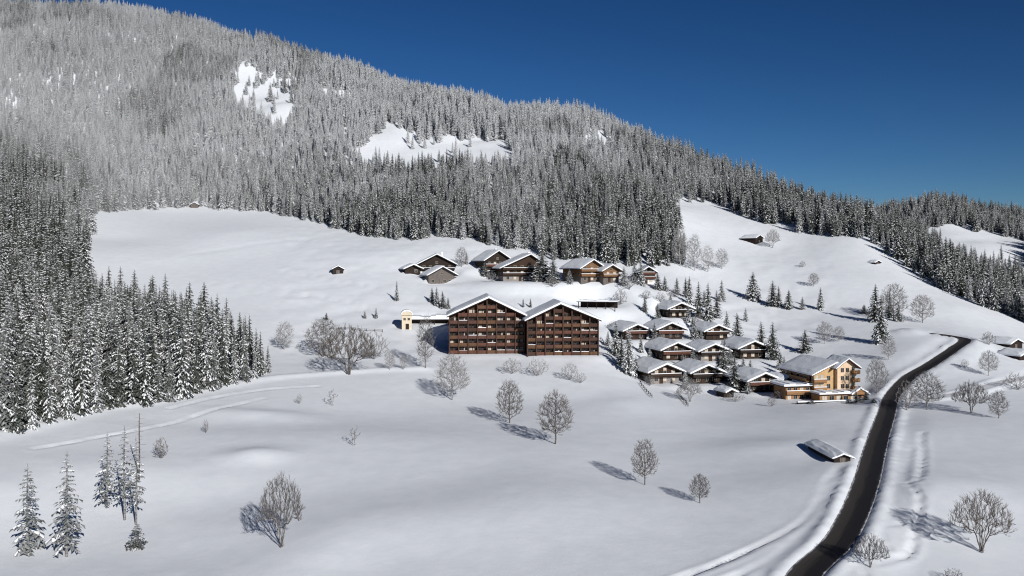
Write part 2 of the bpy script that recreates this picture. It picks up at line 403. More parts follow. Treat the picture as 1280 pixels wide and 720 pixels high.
SPOTS = []         # ground taken by houses: no tree stands there
def house(name, u, v, W, L, ze, zr, yaw, label, cat, group=None, wood='darkwood', low='white', lowh=2.5, ov=1.3, bal=(2.75,), cur=.4, chim=True, apex=0, sn=.7, pad=True, side_win=True, floors=None):
    x, y, z = at(u, v)
    t = empty(name, (x, y, z), yaw, label, cat, group)
    SPOTS.append((x, y, max(W, L)*.7))
    w = MB(); gable_wall(w, W, 0, L, lowh if low else -2.5, ze, zr, apex=apex); w.build('wall', M[wood], t)
    if low:
        b = MB(); b.box(-W/2+.1, W/2-.1, .1, L-.1, -2.5, lowh-.003); b.build('base_wall', M[low], t)
    r, s = MB(), MB(); roof_parts(r, s, W, -1.8, L+1, ze+.01, zr+.01, ov, sn=sn, apex=apex)
    ro = r.build('roof', M['roof'], t); s.build('roof_snow', M['roofsnow'], ro)
    if chim: chimney(t, W*.18, L*.55, ze, zr+1.0)
    door(t, -W*.12, .1, .05)
    nb = max(2, int(W/3.2))
    for k in range(nb):
        xx = (k+.5-nb/2)*(W-1.2)/nb
        if abs(xx+W*.12) > 1.1: window(t, xx, .1 if low else 0, .9, 1.25, 1.25, random.random() < cur)
    for bz in bal:
        balcony(t, -W/2-.25, W/2+.25, -1.25, 0, bz, random.choice(['darkwood', 'redwood']) if wood == 'darkwood' else wood)
        for k in range(nb):
            xx = (k+.5-nb/2)*(W-1.4)/nb
            if bz+2.2 < ze+(zr-ze)*(1-abs(xx-apex)/(W/2)): window(t, xx, 0, bz+.15, 1.15, 1.9, random.random() < cur)
    if zr-ze > 1.8 and not any(abs(b+2-zr) < 1.6 for b in bal): window(t, apex, 0, ze+.15, 1.0, .9, random.random() < cur)
    if side_win:
        for k in range(max(2, int(L/4))):
            window(t, (k+.5)*L/max(2, int(L/4)), -W/2, 3.1 if ze > 5 else 1.0, 1.1, 1.1, False, 'L')
    return t

# ------------------------------------------------------------------ trees
def conifer_data(seed, h, r, slim=1.0, snow=.75, clear=.06, dens=1.0, droop=.5, core=.42):
    """trunk and crown of a spruce: whorls of drooping boughs made of pointed frond faces, snow lying along them"""
    rn = random.Random(seed)
    t = MB(); bend = (rn.uniform(-.012, .012)*h, rn.uniform(-.012, .012)*h)
    ax = lambda z: Vector((bend[0]*math.sin(3*z/h), bend[1]*math.sin(2.3*z/h), z))
    t.tube([ax(h*q)-Vector((0, 0, .5 if q == 0 else 0)) for q in (0, .25, .5, .75, .97)], [h*.013, h*.0105, h*.008, h*.0045, h*.001], 6)
    c = MB(); z = h*clear
    while z < h*.975:
        q = (z-h*clear)/(h*(1-clear))
        prof = (1-q)**.72*(.80+.20*min(1, q*6)) + .02
        nb = max(4, int((4.2+5.2*(1-q))*dens))
        a0 = rn.random()*6.28
        for k in range(nb):
            a = a0+6.283*k/nb+rn.uniform(-.4, .4)
            ln = r*prof*rn.choice((.58, .8, .95, 1.0, 1.08, 1.2))*rn.uniform(.92, 1.08)
            zz = z+rn.uniform(-.4, .4)*h/26
            o = Vector((math.cos(a), math.sin(a), 0)); sd = Vector((-o.y, o.x, 0))
            dr = droop*(1.2-.75*q)*rn.uniform(.7, 1.3)
            pt = lambda s: ax(zz)+o*(ln*s)+Vector((0, 0, (.12*s-dr*s*s+.25*dr*s**3)*ln))
            sp = [pt(s) for s in (.06, .38, .70, 1.0)]
            wd = ln*rn.uniform(.26, .38)+.10
            heavy = rn.random() < snow; sw = rn.uniform(.35, .62)
            for sgn in (-1, 1):
                for i in range(3):
                    w = wd*(.75, 1.0, .66)[i]*rn.uniform(.7, 1.2)
                    tip = sp[i]*.2+sp[i+1]*.8+sd*(sgn*w)+Vector((0, 0, -w*rn.uniform(.5, 1.0)))+o*(.06*ln)
                    c.quad(sp[i], sp[i+1], tip, m=0)
                    if heavy and rn.random() < .88:
                        up = Vector((0, 0, .05+.04*rn.random()))+o*.02
                        c.quad(sp[i]+up, sp[i+1]+up, sp[i+1].lerp(tip, sw*rn.uniform(.7, 1.1))+up, sp[i].lerp(tip, sw*rn.uniform(.5, 1.0))+up, m=1)
        z += h*rn.uniform(.030, .042)/dens**.5*(1.12-.45*q)
    # dark inner mass where boughs meet the stem
    for k in range(16):
        q0 = k/16; za = h*(clear+.03+(.90-clear)*q0); rr = r*core*(1-q0)**.8+.04
        a0 = rn.random()*6
        for j in range(5):
            a = a0+j*1.2566; b = a+1.5
            c.quad(ax(za)+Vector((math.cos(a)*rr, math.sin(a)*rr, -.2)), ax(za)+Vector((math.cos(b)*rr, math.sin(b)*rr, -.3)), ax(za+h*.075), m=0)
    c.tube([ax(h*.94), ax(h)], [.07, .02], 4)
    return t.data('trunk', [M['bark']]), c.data('crown', [M['needles'], M['branchsnow']])
SPRUCE = [conifer_data(11+i, 18, rr, snow=sn, clear=cl, dens=de, droop=dp) for i, (rr, sn, cl, de, dp) in enumerate(
    [(3.2,.62,.04,1.0,.62),(2.9,.72,.05,1.05,.72),(3.5,.55,.03,1.0,.56),(2.6,.62,.05,1.0,.66),(3.1,.78,.04,1.1,.78),(2.4,.52,.08,.9,.58),(3.3,.30,.04,1.0,.60),(2.7,.24,.05,1.0,.66)])]
THIN = [conifer_data(41+i, 15, rr, snow=.25, clear=cl, dens=.54, droop=.55, core=.10) for i, (rr, cl) in enumerate([(2.9,.08),(2.3,.12),(1.7,.28)])]
def spruce(x, y, z, h, w=None, label='', group=None, pool=None, k=None, frost=.25, name='spruce_tree', cat='spruce'):
    pool = pool or SPRUCE
    k = random.randrange(len(pool)) if k is None else k
    td, cd = pool[k]
    r0 = max(abs(v.co.x) for v in cd.vertices) if not hasattr(spruce, 'c') or cd.name not in spruce.c else spruce.c[cd.name]
    if not hasattr(spruce, 'c'): spruce.c = {}
    spruce.c[cd.name] = r0
    h0 = 18 if pool is SPRUCE else 15
    s = h/h0; sw = s if w is None else w/2/r0
    t = empty(name, (x, y, z-.1), random.uniform(0, 360), label, cat, group); t.scale = (sw, sw, s)
    obj('trunk', td, t); c = obj('crown', cd, t)
    for o in t.children: o['frost'] = frost
    return t

def bare_data(seed, h, w, stems=1, base=.18, dens=1.0, twig=1.0, fork=.32, climb=.35, low=0):
    """a leafless tree: boughs grown towards points spread evenly through a rounded crown, then twigs on every bough"""
    rn = random.Random(seed); t, c = MB(), MB()
    cz, rz, rx = h*(.5+base*.5), h*(.5-base*.5), w/2
    nodes, par, stem_n = [], [], 0
    def add(p, q): nodes.append(Vector(p)); par.append(q); return len(nodes)-1
    for s in range(stems):
        a = 6.283*s/stems+rn.random(); lean = 0 if stems == 1 else rn.uniform(.15, .55)*rx
        top = h*(.80 if stems == 1 else rn.uniform(.5, .75)); q = -1
        for k in range(9):
            u = k/8; wob = .012*h*(k > 0)
            q = add((math.cos(a)*(lean*u**1.3+.02*h*(stems > 1))+rn.uniform(-wob, wob), math.sin(a)*(lean*u**1.3+.02*h*(stems > 1))+rn.uniform(-wob, wob), top*u-(.4 if k == 0 else 0)), q)
    stem_n = len(nodes)
    tg = []
    N_ = int(420*dens)
    while len(tg) < N_:
        x, y, z = (rn.uniform(-1, 1) for _ in range(3))
        d = x*x+y*y+z*z
        if .04 < d < 1 and cz+z*rz > low*h and rn.random() < .45+.55*d:
            egg = 1-.22*z
            tg.append(Vector((x*rx*egg*.95, y*rx*egg*.95, cz+z*rz)))
    tg.sort(key=lambda p: (p-Vector((0, 0, h*fork))).length)
    for p in tg:
        best, bd = 0, 1e9
        for k, nd in enumerate(nodes):
            if nd.z < h*base*.8: continue
            dz = p.z-nd.z; e = (p-nd).length
            e += max(0, climb*e-dz)*(.9 if climb < .5 else 2.2)                        # boughs prefer to climb
            if e < bd: bd, best = e, k
        a = nodes[best]; m = max(1, int((p-a).length/(h*.05))); q = best
        sag = Vector((rn.uniform(-1, 1), rn.uniform(-1, 1), rn.uniform(-1.2, .1)))*((p-a).length*.10)
        for k in range(1, m+1):
            u = k/m; q = add(a.lerp(p, u)+sag*(u*(1-u)*4)+Vector((rn.uniform(-1, 1), rn.uniform(-1, 1), rn.uniform(-1, 1)))*(.006*h), q)
    kids = [0]*len(nodes)
    for k in range(len(nodes)-1, -1, -1):
        if kids[k] == 0: kids[k] = 1
        if par[k] >= 0: kids[par[k]] += kids[k]
    rt = .0125*twig*(h/11)**.5
    rad = [rt*1.1*kk**.40 for kk in kids]
    for k in range(len(nodes)):
        if par[k] < 0: continue
        mb = t if k < stem_n and nodes[k].z < h*.6 else c
        mb.tube([nodes[par[k]], nodes[k]], [min(rad[par[k]], rad[k]*1.35), rad[k]], 5 if rad[k] > .05 else 3)
        if rad[k] < rt*4.5:
            d0 = (nodes[k]-nodes[par[k]]).normalized(); out = Vector((nodes[k].x/rx, nodes[k].y/rx, .3))
            for _ in range(3 if rad[k] < rt*2 else 2):
                d = (d0*.9+out*.5+Vector((rn.uniform(-1, 1), rn.uniform(-1, 1), rn.uniform(-.3, 1.1)))*.6).normalized()
                l = h*rn.uniform(.05, .105); p0 = nodes[par[k]].lerp(nodes[k], rn.random()); p1 = p0+d*l*.5
                p2 = p1+(d+Vector((rn.uniform(-.25, .25), rn.uniform(-.25, .25), .3))).normalized()*l*.5
                c.tube([p0, p1, p2], [rt*.9, rt*.7, rt*.3], 3)
                for _ in range(3):
                    e = (d+Vector((rn.uniform(-.7, .7), rn.uniform(-.7, .7), rn.uniform(-.2, .8)))).normalized()
                    b0 = p0.lerp(p2, rn.uniform(.2, .8)); c.tube([b0, b0+e*l*rn.uniform(.35, .6)], [rt*.65, rt*.25], 3)
    return t.data('trunk', [M['bark']]), c.data('crown', [M['bark']])
BARE = {'round': [(bare_data(61, 11, 7.2, 1, .15, 1.0, 1.5), 11, 7.2), (bare_data(62, 11, 7.6, 1, .12, 1.1, 1.5), 11, 7.6), (bare_data(63, 11, 6.6, 1, .18, 1.0, 1.5), 11, 6.6)],
        'slim': [(bare_data(64, 13, 4.4, 1, .10, .7, 1.3), 13, 4.4)],
        'multi': [(bare_data(65, 8.5, 8.5, 8, .02, .9, 1.4, .05, 1.0, .40), 8.5, 8.5), (bare_data(66, 8, 9.5, 6, .02, 1.0, 1.4, .05, .9, .34), 8, 9.5)],
        'bush': [(bare_data(67, 4, 4.6, 6, .02, .3, 1.4, .05, .6, .2), 4, 4.6), (bare_data(68, 4, 3.6, 5, .02, .3, 1.4, .05, .6, .2), 4, 3.6)],
        'vee': [(bare_data(69, 4, 2.6, 2, .02, .04, 1.8, .1), 4, 2.6)]}
def bare(u, v, hp, wp, label, kind='round', frost=.35, group=None, k=None, name=None, cat=None, lean=0):
    x, y, z = at(u, v); s = px_m(y); pool = BARE[kind]
    (td, cd), h0, w0 = pool[random.randrange(len(pool)) if k is None else k]
    t = empty(name or ('bare_bush' if kind == 'bush' else 'bare_tree'), (x, y, z-.1), random.uniform(0, 360), label, cat or ('bush' if kind == 'bush' else 'bare tree'), group)
    t.scale = (wp*s/w0, wp*s/w0, hp*s/h0)
    if lean: t.rotation_euler = (0, R(lean), 0)
    obj('trunk', td, t); obj('crown', cd, t)
    for o in t.children: o['frost'] = frost
    return t
def cone(u, v, hp, wp, label, frost=.2, pool=None, k=None, group=None, name='spruce_tree', cat='spruce'):
    x, y, z = at(u, v); s = px_m(y)
    return spruce(x, y, z, hp*s, wp*s, label, group, pool, k, frost, name, cat)
# ------------------------------------------------------------------ terraces cut into the slope for the houses
for u, v, r0, r1 in [(582,442,7,15),(634,442,7,15),(690,443.5,7,15),(732,443.5,7,15),(1018,497,7,16),(1046,498,7,16),(640,352,10,28),(668,352,8,26),(740,352,9,30),(546,346,7,14),
                     (552,356,4,9),(850,397,6,13),(795,425,6,12),(838,424.5,6,12),(896,425.5,6,12),(845,451,6,12),(892,452,6,12),(941,449,6,12),(831,480,6,12),(882,480,6,12),(955,490,6,12),
                     (508,411,3,8),(533,404,5,11),(746,384,7,22),(810,355,5,10)]:
    x, y, z = at(u, v); q = r0*.5
    PADS.append((x, y+q+(2.5 if v < 444 and 560 < u < 740 and v > 440 else 0), r0, r1, z))

# ------------------------------------------------------------------ ground sheet
def grid(name, ys, ts, apex, zf, m):
    X = np.outer(ys-apex, ts); Y = np.repeat(ys[:, None], len(ts), 1)
    Z = zf(X.ravel(), Y.ravel()).reshape(X.shape)
    nr, nc = X.shape
    co = np.stack([X, Y, Z], -1).reshape(-1, 3).astype(np.float32)
    i = (np.arange(nr-1)[:, None]*nc+np.arange(nc-1)[None]).ravel()
    q = np.stack([i, i+1, i+nc+1, i+nc], 1).astype(np.int32)
    me = D.meshes.new(name); me.vertices.add(len(co)); me.vertices.foreach_set('co', co.ravel())
    me.loops.add(q.size); me.loops.foreach_set('vertex_index', q.ravel())
    me.polygons.add(len(q)); me.polygons.foreach_set('loop_start', np.arange(0, q.size, 4, dtype=np.int32)); me.polygons.foreach_set('loop_total', np.full(len(q), 4, np.int32))
    me.polygons.foreach_set('use_smooth', np.ones(len(q), bool))
    me.materials.append(m); me.update(); me.validate(); return obj(name, me)
AP = -140.0
ys = AP + np.exp(np.concatenate([np.arange(math.log(60), math.log(430), .0026), np.arange(math.log(430.8), math.log(1950), .006)]))
tag(grid('snowfield', ys, np.arange(-.76, .7605, .0026), AP, H, M['snow']), kind='structure')

# ------------------------------------------------------------------ road
def ribbon(name, path, pz, hw, m, lift, cross=(-1, -.6, -.2, .2, .6, 1), camber=.04):
    path = np.asarray(path); d = np.gradient(path, axis=0); d /= np.linalg.norm(d, axis=1)[:, None]+1e-9
    nrm = np.stack([d[:, 1], -d[:, 0]], 1); k = len(cross)
    s = np.concatenate([[0], np.cumsum(np.linalg.norm(np.diff(path, axis=0), axis=1))])
    v = []; uvs = []
    for i in range(len(path)):
        for c in cross:
            p = path[i]+nrm[i]*hw*c; v.append((p[0], p[1], pz[i]+lift-camber*c*c)); uvs.append((c*.5+.5, s[i]))
    f = [(i*k+j, i*k+j+1, (i+1)*k+j+1, (i+1)*k+j) for i in range(len(path)-1) for j in range(k-1)]
    me = D.meshes.new(name); me.from_pydata(v, [], f); uv = me.uv_layers.new(name='UVMap')
    for l in me.loops: uv.data[l.index].uv = uvs[l.vertex_index]
    me.materials.append(m); me.update()
    for p in me.polygons: p.use_smooth = True
    return obj(name, me)
def road_mat():
    m, nt, b = mat('wet_asphalt', .72, .25)
    tc = N(nt, 'ShaderNodeTexCoord'); sp = N(nt, 'ShaderNodeSeparateXYZ'); nt.links.new(tc.outputs['UV'], sp.inputs[0])
    mp = N(nt, 'ShaderNodeMapping'); mp.inputs['Scale'].default_value = (7, .09, 1); nt.links.new(tc.outputs['UV'], mp.inputs[0])
    nz = N(nt, 'ShaderNodeTexNoise', Scale=1.3, Detail=7, Roughness=.65); nt.links.new(mp.outputs[0], nz.inputs['Vector'])
    r1 = ramp(nt, [(.0, (.075,.07,.066)), (.16, (.050,.043,.038)), (.38, (.042,.036,.031)), (.50, (.016,.015,.015)), (.9, (.012,.011,.013)), (1.0, (.06,.06,.062))])
    ad = N(nt, 'ShaderNodeMath', operation='MULTIPLY_ADD'); ad.inputs[1].default_value = .5; nt.links.new(nz.outputs['Fac'], ad.inputs[0])
    sb = N(nt, 'ShaderNodeMath', operation='SUBTRACT'); sb.inputs[1].default_value = .25; nt.links.new(sp.outputs['X'], sb.inputs[0]); nt.links.new(sb.outputs[0], ad.inputs[2])
    nt.links.new(ad.outputs[0], r1.inputs[0])
    # slush left along both edges, thin drifts here and there
    ab = N(nt, 'ShaderNodeMath', operation='SUBTRACT'); ab.inputs[1].default_value = .5; nt.links.new(sp.outputs['X'], ab.inputs[0])
    aa = N(nt, 'ShaderNodeMath', operation='ABSOLUTE'); nt.links.new(ab.outputs[0], aa.inputs[0])
    n2 = N(nt, 'ShaderNodeTexNoise', Scale=.55, Detail=7, Roughness=.7); g = N(nt, 'ShaderNodeNewGeometry'); nt.links.new(g.outputs['Position'], n2.inputs['Vector'])
    s2 = N(nt, 'ShaderNodeMath', operation='MULTIPLY_ADD'); s2.inputs[1].default_value = .22; nt.links.new(n2.outputs['Fac'], s2.inputs[0]); nt.links.new(aa.outputs[0], s2.inputs[2])
    r2 = ramp(nt, [(.56, (0,0,0)), (.61, (1,1,1))]); nt.links.new(s2.outputs[0], r2.inputs[0])
    mx = N(nt, 'ShaderNodeMix', data_type='RGBA'); mx.inputs[7].default_value = (.62,.62,.63,1)
    nt.links.new(r2.outputs[0], mx.inputs[0]); nt.links.new(r1.outputs[0], mx.inputs[6]); nt.links.new(mx.outputs[2], b.inputs['Base Color'])
    return m
M['road'] = road_mat()
tag(ribbon('road', ROAD, ROADZ, ROAD_HW, M['road'], .0), kind='structure')
M['packed'] = snow_mat('packed_snow', (.70,.71,.735), (.78,.79,.81), .5)
tag(ribbon('path', SIDE, SIDEZ, 1.9, M['packed'], .02), kind='structure')

# ------------------------------------------------------------------ the two big gabled hotel blocks
def hotel_block(u, v, wpx, ze, zr, apex, label, rows, fh, seed, d=20):
    rn = random.Random(seed)
    x, y, z = at(u, v); W = wpx*px_m(y)
    t = empty('apartment_hotel', (x, y, z-.25), 4, label, 'hotel', 'twin gabled blocks of the big timber hotel')
    SPOTS.append((x, y+8, 22))
    nb = 8; bw = W/nb; dep = 1.7
    w = MB(); gable_wall(w, W, 0, d, -3, ze, zr, apex=apex); w.build('wall', M['hotelwood'], t)
    r, s = MB(), MB(); roof_parts(r, s, W, -dep-1.2, d+1, ze+.01, zr+.01, .9, .4, 1.0, apex)
    ro = r.build('roof', M['darkwood'], t); s.build('roof_snow', M['roofsnow'], ro)
    roofz = lambda xx: ze+(zr-ze)*(1-(abs(xx-apex)/((W/2+apex) if xx < apex else (W/2-apex))))
    # upright party walls between the bays
    pm = MB()
    for k in range(nb+1):
        xx = -W/2+k*bw; xx = min(max(xx, -W/2+.1), W/2-.1)
        pm.box(xx-.2, xx+.2, -dep-.38, -.004, -1.0, roofz(xx)-.12)
    pm.build('partition', M['hotelwood'], t)
    woods = ['redwood','redwood','brownwood','brownwood','plumwood','hotelwood']
    for i in range(rows):
        fz = .4+fh*i
        row_w = rn.choice(woods)
        for k in range(nb):
            x0 = -W/2+k*bw+.15; x1 = x0+bw-.3
            top = min(roofz(x0), roofz(x1))
            if fz+1.25 > top: continue
            hh = min(fh-.45, top-fz-.5)
            q = rn.random()
            wd = row_w if rn.random() < .3 else rn.choice(woods)
            if i == 0 and q < .3: wd = 'hotelwood'
            b = MB(); b.box(x0, x1, -dep, -.004, fz-.2, fz)
            b.box(x0, x1, -dep-.05, -dep+.05, fz+.06, fz+.98)
            b.box(x0, x1, -dep-.09, -dep+.09, fz+.985, fz+1.07)
            bo = b.build('balcony', M[wd], t)
            if q > .78:
                sc_ = MB(); sc_.box(x0+.02, x1-.02, -dep-.10, -dep+.10, fz+1.075, fz+1.075+rn.uniform(.05, .2)); sc_.build('snow_cap', M['roofsnow'], bo)
            if hh > .9:
                for c2 in range(2):
                    cx = x0+(x1-x0)*(.28+.46*c2)+rn.uniform(-.05, .05)
                    window(t, cx, 0, fz+.15, (x1-x0)*.34, hh-.25, rn.random() < (.42 if seed == 1 else .36), fm='brownwood')
    return t
hotel_block(608.5, 441.5, 94, 13.4, 19.5, .6, 'left taller block of the twin-gabled brown timber hotel, tiers of balconies', 7, 2.62, 1)
hotel_block(703, 443.5, 89, 12.3, 17.7, -.9, 'right lower block of the twin-gabled brown timber hotel, nearest the chalets', 7, 2.45, 2)

# low annex left of the hotel and the cream tower
x, y, z = at(532, 405)
t = empty('snowbound_annex', (x, y, z-1.0), 3, 'low dark open-fronted annex under thick snow between cream tower and hotel', 'annex')
m = MB(); m.box(-6.5, 9.5, 2.5, 8, -2, 2.6); m.build('wall', M['darkwood'], t)
m = MB(); m.box(-7.8, 9.8, -.6, 8.4, 2.6, 2.9); ro = m.build('roof', M['roof'], t)
m = MB()
for k in range(9):
    a = -8+k*2; m.box(a, a+2, -.75, 8.5, 2.905, 3.7+.35*math.sin(k*1.3)+.1*k)
m.build('roof_snow', M['roofsnow'], ro)
for a in (-7.4, -2, 3.5, 9.2):
    m = MB(); m.box(a-.15, a+.15, -.4, -.1, -2, 2.6); m.build('post', M['darkwood'], t)
SPOTS.append((x, y, 10))
x, y, z = at(508.5, 411.5)
t = empty('utility_tower', (x, y, z-.2), 8, 'small cream tower house with arched snow cap left of the hotel', 'tower')
m = MB(); m.box(-1.9, 1.9, 0, 4.6, -3, 5.6); m.build('wall', M['cream'], t)
arc = [(2.2*math.cos(a), 5.6+1.5*math.sin(a)) for a in np.linspace(0, math.pi, 11)]
m = MB(); m.prism(arc, -.5, 5.1); ro = m.build('roof', M['cream'], t)
arc2 = [(2.35*math.cos(a), 5.75+2.0*math.sin(a)) for a in np.linspace(0, math.pi, 11)]+[(2.25*math.cos(a), 5.62+1.53*math.sin(a)) for a in np.linspace(math.pi, 0, 11)]
m = MB()
for k in range(10):
    p, q = arc2[k], arc2[k+1]; p2, q2 = arc2[21-k], arc2[20-k]
    m.quad((p[0], -.65, p[1]), (q[0], -.65, q[1]), (q[0], 5.2, q[1]), (p[0], 5.2, p[1]))
    m.quad((p2[0], -.65, p2[1]), (q2[0], -.65, q2[1]), (q[0], -.65, q[1]), (p[0], -.65, p[1]))
m.build('roof_snow', M['roofsnow'], ro)
for a in (-.85, .75): window(t, a, 0, 3.7, .8, .8)
door(t, .2, 0, .1, m='darkwood')
SPOTS.append((x, y, 5))

# ------------------------------------------------------------------ houses above the hotel
G = 'dark chalets stepped down the village slope'
house('mountain_chalet', 546, 345, 17, 13, 6.0, 10.3, 8, 'dark chalet with long white balcony, upper left of the hotel', 'chalet', wood='darkwood', bal=(3.0,), cur=.2, ov=1.6)
house('shingled_barn', 552, 355.5, 13, 8, 4.6, 8.0, 26, 'grey shingle-sided barn in front of the upper left chalet', 'barn', wood='greywood', low=None, bal=(), chim=False, side_win=False, cur=.1)
house('wooden_porch_house', 516, 342.5, 7.5, 6, 2.6, 4.2, 22, 'small low snow-roofed lodge left of the upper left chalet', 'lodge', wood='darkwood', low=None, bal=(), cur=.6, chim=False, side_win=False)
house('mountain_chalet', 657, 351.5, 22, 16, 6.6, 12.4, 14, 'wide brown chalet behind snowy spruces, above the twin-gabled hotel', 'chalet', wood='chaletbrown', low='stone', bal=(2.9, 5.4), cur=.5, ov=2.0, apex=2.2)
house('mountain_chalet', 622, 344, 13, 13, 7.6, 11.6, 26, 'dark rear chalet overlapped by the wide brown chalet', 'chalet', wood='darkwood', bal=(4.4,), cur=.2, ov=1.6)
house('mountain_chalet', 740, 352.5, 12, 16, 6.4, 9.8, 27, 'orange-brown chalet with balconies and long snowy roof near the forest', 'chalet', wood='honeywood', low='greywood', bal=(2.7, 4.9), cur=.35)
house('mountain_chalet', 764, 353, 8, 9, 5.4, 7.6, 20, 'narrow orange-brown gable joined to the right of the orange chalet', 'chalet', wood='honeywood', low='greywood', bal=(2.7,), cur=.35, chim=False)
house('mountain_chalet', 810, 355, 7, 8, 5.6, 7.8, 6, 'small isolated chalet with two white balconies below the forest edge', 'chalet', wood='darkwood', bal=(2.6, 4.6), cur=.4, ov=1.0, chim=False)
x, y, z = at(746, 385)
t = empty('carport', (x, y, z-.3), -17, 'long dark open carport under snow behind the right hotel block', 'carport')
m = MB(); m.box(-8, 8, 4.5, 5, -2, 2.8); m.build('wall', M['darkwood'], t)
m = MB(); m.prism([(-8.6, 2.8), (8.6, 2.8), (8.6, 3.05), (-8.6, 3.05)], -.8, 5.6); ro = m.build('roof', M['roof'], t)
m = MB()
for k in range(8): m.box(-8.6+k*2.15, -8.6+(k+1)*2.15, -.9, 5.6, 3.055, 3.6+.2*math.sin(k*1.7))
m.build('roof_snow', M['roofsnow'], ro)
for k in range(5):
    m = MB(); m.box(-7.8+k*3.9-.14, -7.8+k*3.9+.14, -.5, -.2, -2, 2.8); m.build('post', M['darkwood'], t)
SPOTS.append((x, y, 9))

# ------------------------------------------------------------------ chalet village
for u, v, wpx, yaw, L, lab, cur, low in [
    (850,397,30,14,17,'topmost dark chalet standing alone above the rows of chalets',.3,'darkwood'),
    (795,424.5,31,16,17,'dark chalet at the left end of the upper row, two spruces before it',.1,'darkwood'),
    (838,424,34,13,16,'middle dark chalet of the upper row, half hidden by shrubs',.15,'darkwood'),
    (896,425,31,13,17,'reddish-brown chalet with pale balcony at the right end of the upper row',.75,'darkwood'),
    (845,450.5,37,14,17,'dark chalet at the left end of the middle row',.3,'darkwood'),
    (892,451.5,36,10,15,'middle-row chalet with white windows between two dark chalets',.95,'stone'),
    (941,448.5,37,11,17,'dark chalet at the right end of the middle row, beside paired spruces',.35,'darkwood'),
    (831,479.5,41,15,18,'dark brown chalet at the lower left corner of the village',.4,'stone'),
    (883,479.5,39,13,16,'dark lower-row chalet between the corner chalet and a clump of spruces',.3,'darkwood'),
    (954,490,40,12,17,'dark lower-row chalet next to the yellow guesthouse',.4,'darkwood')]:
    x, y, z = at(u, v); W = wpx*px_m(y)/math.cos(R(yaw))*.92
    house('timber_chalet', u, v, W, L, W*.40, W*.40+W*.205, yaw, lab, 'chalet', G,
          wood='chaletbrown' if 'upper row' in lab and 'reddish' in lab else 'chaletbrown' if 'lower left corner' in lab else 'darkwood', low=low, lowh=2.3, bal=(2.45,), cur=cur, ov=1.6, sn=.9, chim=False)

# ------------------------------------------------------------------ yellow hotel by the road
x, y, z = at(1040, 498)
t = empty('guesthouse', (x, y, z-.2), 11, 'yellow and peach guesthouse with tall gabled tower beside the road', 'guesthouse')
SPOTS += [(x, y+8, 14)]
m = MB(); gable_wall(m, 12.5, 0, 20, -3, 8.0, 11.2, apex=1.0); m.build('wall', M['amber'], t)
m = MB(); gable_wall(m, 6.2, -1.6, 6, -3, 10.4, 12.6)
tw = m.build('tower_wall', M['peach'], t); tw.location = (4.0, 0, 0)
r, s = MB(), MB(); roof_parts(r, s, 12.5, -1.3, 21, 8.01, 11.21, 1.3, .3, .7, 1.0); ro = r.build('roof', M['redwood'], t); s.build('roof_snow', M['roofsnow'], ro)
r, s = MB(), MB(); roof_parts(r, s, 6.2, -3.0, 7, 10.41, 12.61, 1.2, .3, .5); ro = r.build('tower_roof', M['redwood'], t); so = s.build('roof_snow', M['roofsnow'], ro); ro.location = (4.0, 0, 0)
for i in range(3):
    for xx in (2.6, 4.3): window(t, xx, -1.6, 3.6+2.5*i, .95, 1.25, False, fm='frame')
    balcony(t, 5.6, 8.0, -2.9, -1.6, 3.2+2.5*i, 'ochrewood', False)
    window(t, 6.3, -1.6, 3.5+2.5*i, .9, 1.7, False)
for i in range(2):
    balcony(t, -6.9, -2.6, -1.5, 0, 3.0+2.5*i, 'ochrewood'); window(t, -5.2, 0, 3.2+2.5*i, 1.1, 1.9, True); window(t, -3.4, 0, 3.2+2.5*i, 1.1, 1.9, True)
    window(t, -1.2, 0, 3.4+2.5*i, 1.1, 1.4)
for i in range(2):
    for k in range(5): window(t, 2+k*3.9, -6.25, 3.2+2.5*i, 1.2, 1.4, k == 1, 'L')
m = MB(); m.box(-7.8, -6.26, 2, 19, 5.4, 5.6); m.box(-7.85, -7.75, 2, 19, 5.6, 6.5); m.build('balcony', M['ochrewood'], t)
# ground floor front with its snowy roof and little gable
m = MB(); m.box(-8, 7.2, -6.5, -1.61, -3, 2.5); m.build('front_wing', M['ochrewood'], t)
m = MB(); m.prism([(-8.6, 2.5), (7.8, 2.5), (7.8, 2.7), (-8.6, 2.7)], -7.4, -1.7); ro = m.build('wing_roof', M['redwood'], t)
m = MB()
for k in range(8): m.box(-8.6+k*2.05, -8.6+(k+1)*2.05, -7.5, -1.75, 2.705, 3.2+.12*math.sin(k*2.1)+.15*(k % 3 == 1))
m.build('roof_snow', M['roofsnow'], ro)
m = MB(); m.prism([(2.2, 2.4), (7.6, 2.4), (4.9, 4.2)], -7.9, -6.6); m.build('porch_gable', M['ochrewood'], t)
m = MB(); m.prism([(1.8, 2.35), (4.9, 4.25), (8.0, 2.35), (8.0, 2.85), (4.9, 4.8), (1.8, 2.85)], -8.2, -6.5); m.build('porch_snow', M['roofsnow'], t)
for k in range(5): window(t, -6.4+k*2.4, -6.5, .7, 1.5, 1.3, k % 2 == 0)
door(t, 5.2, -6.5, .05, 1.5, 2.2)
m = MB(); m.box(-17, 7.4, -9.6, -8.9, -1.2, .9); m.build('terrace_wall', M['darkwood'], t)
m = MB(); m.box(-17.05, 7.45, -9.7, -8.8, .905, 1.2); m.build('terrace_snow', M['roofsnow'], t)
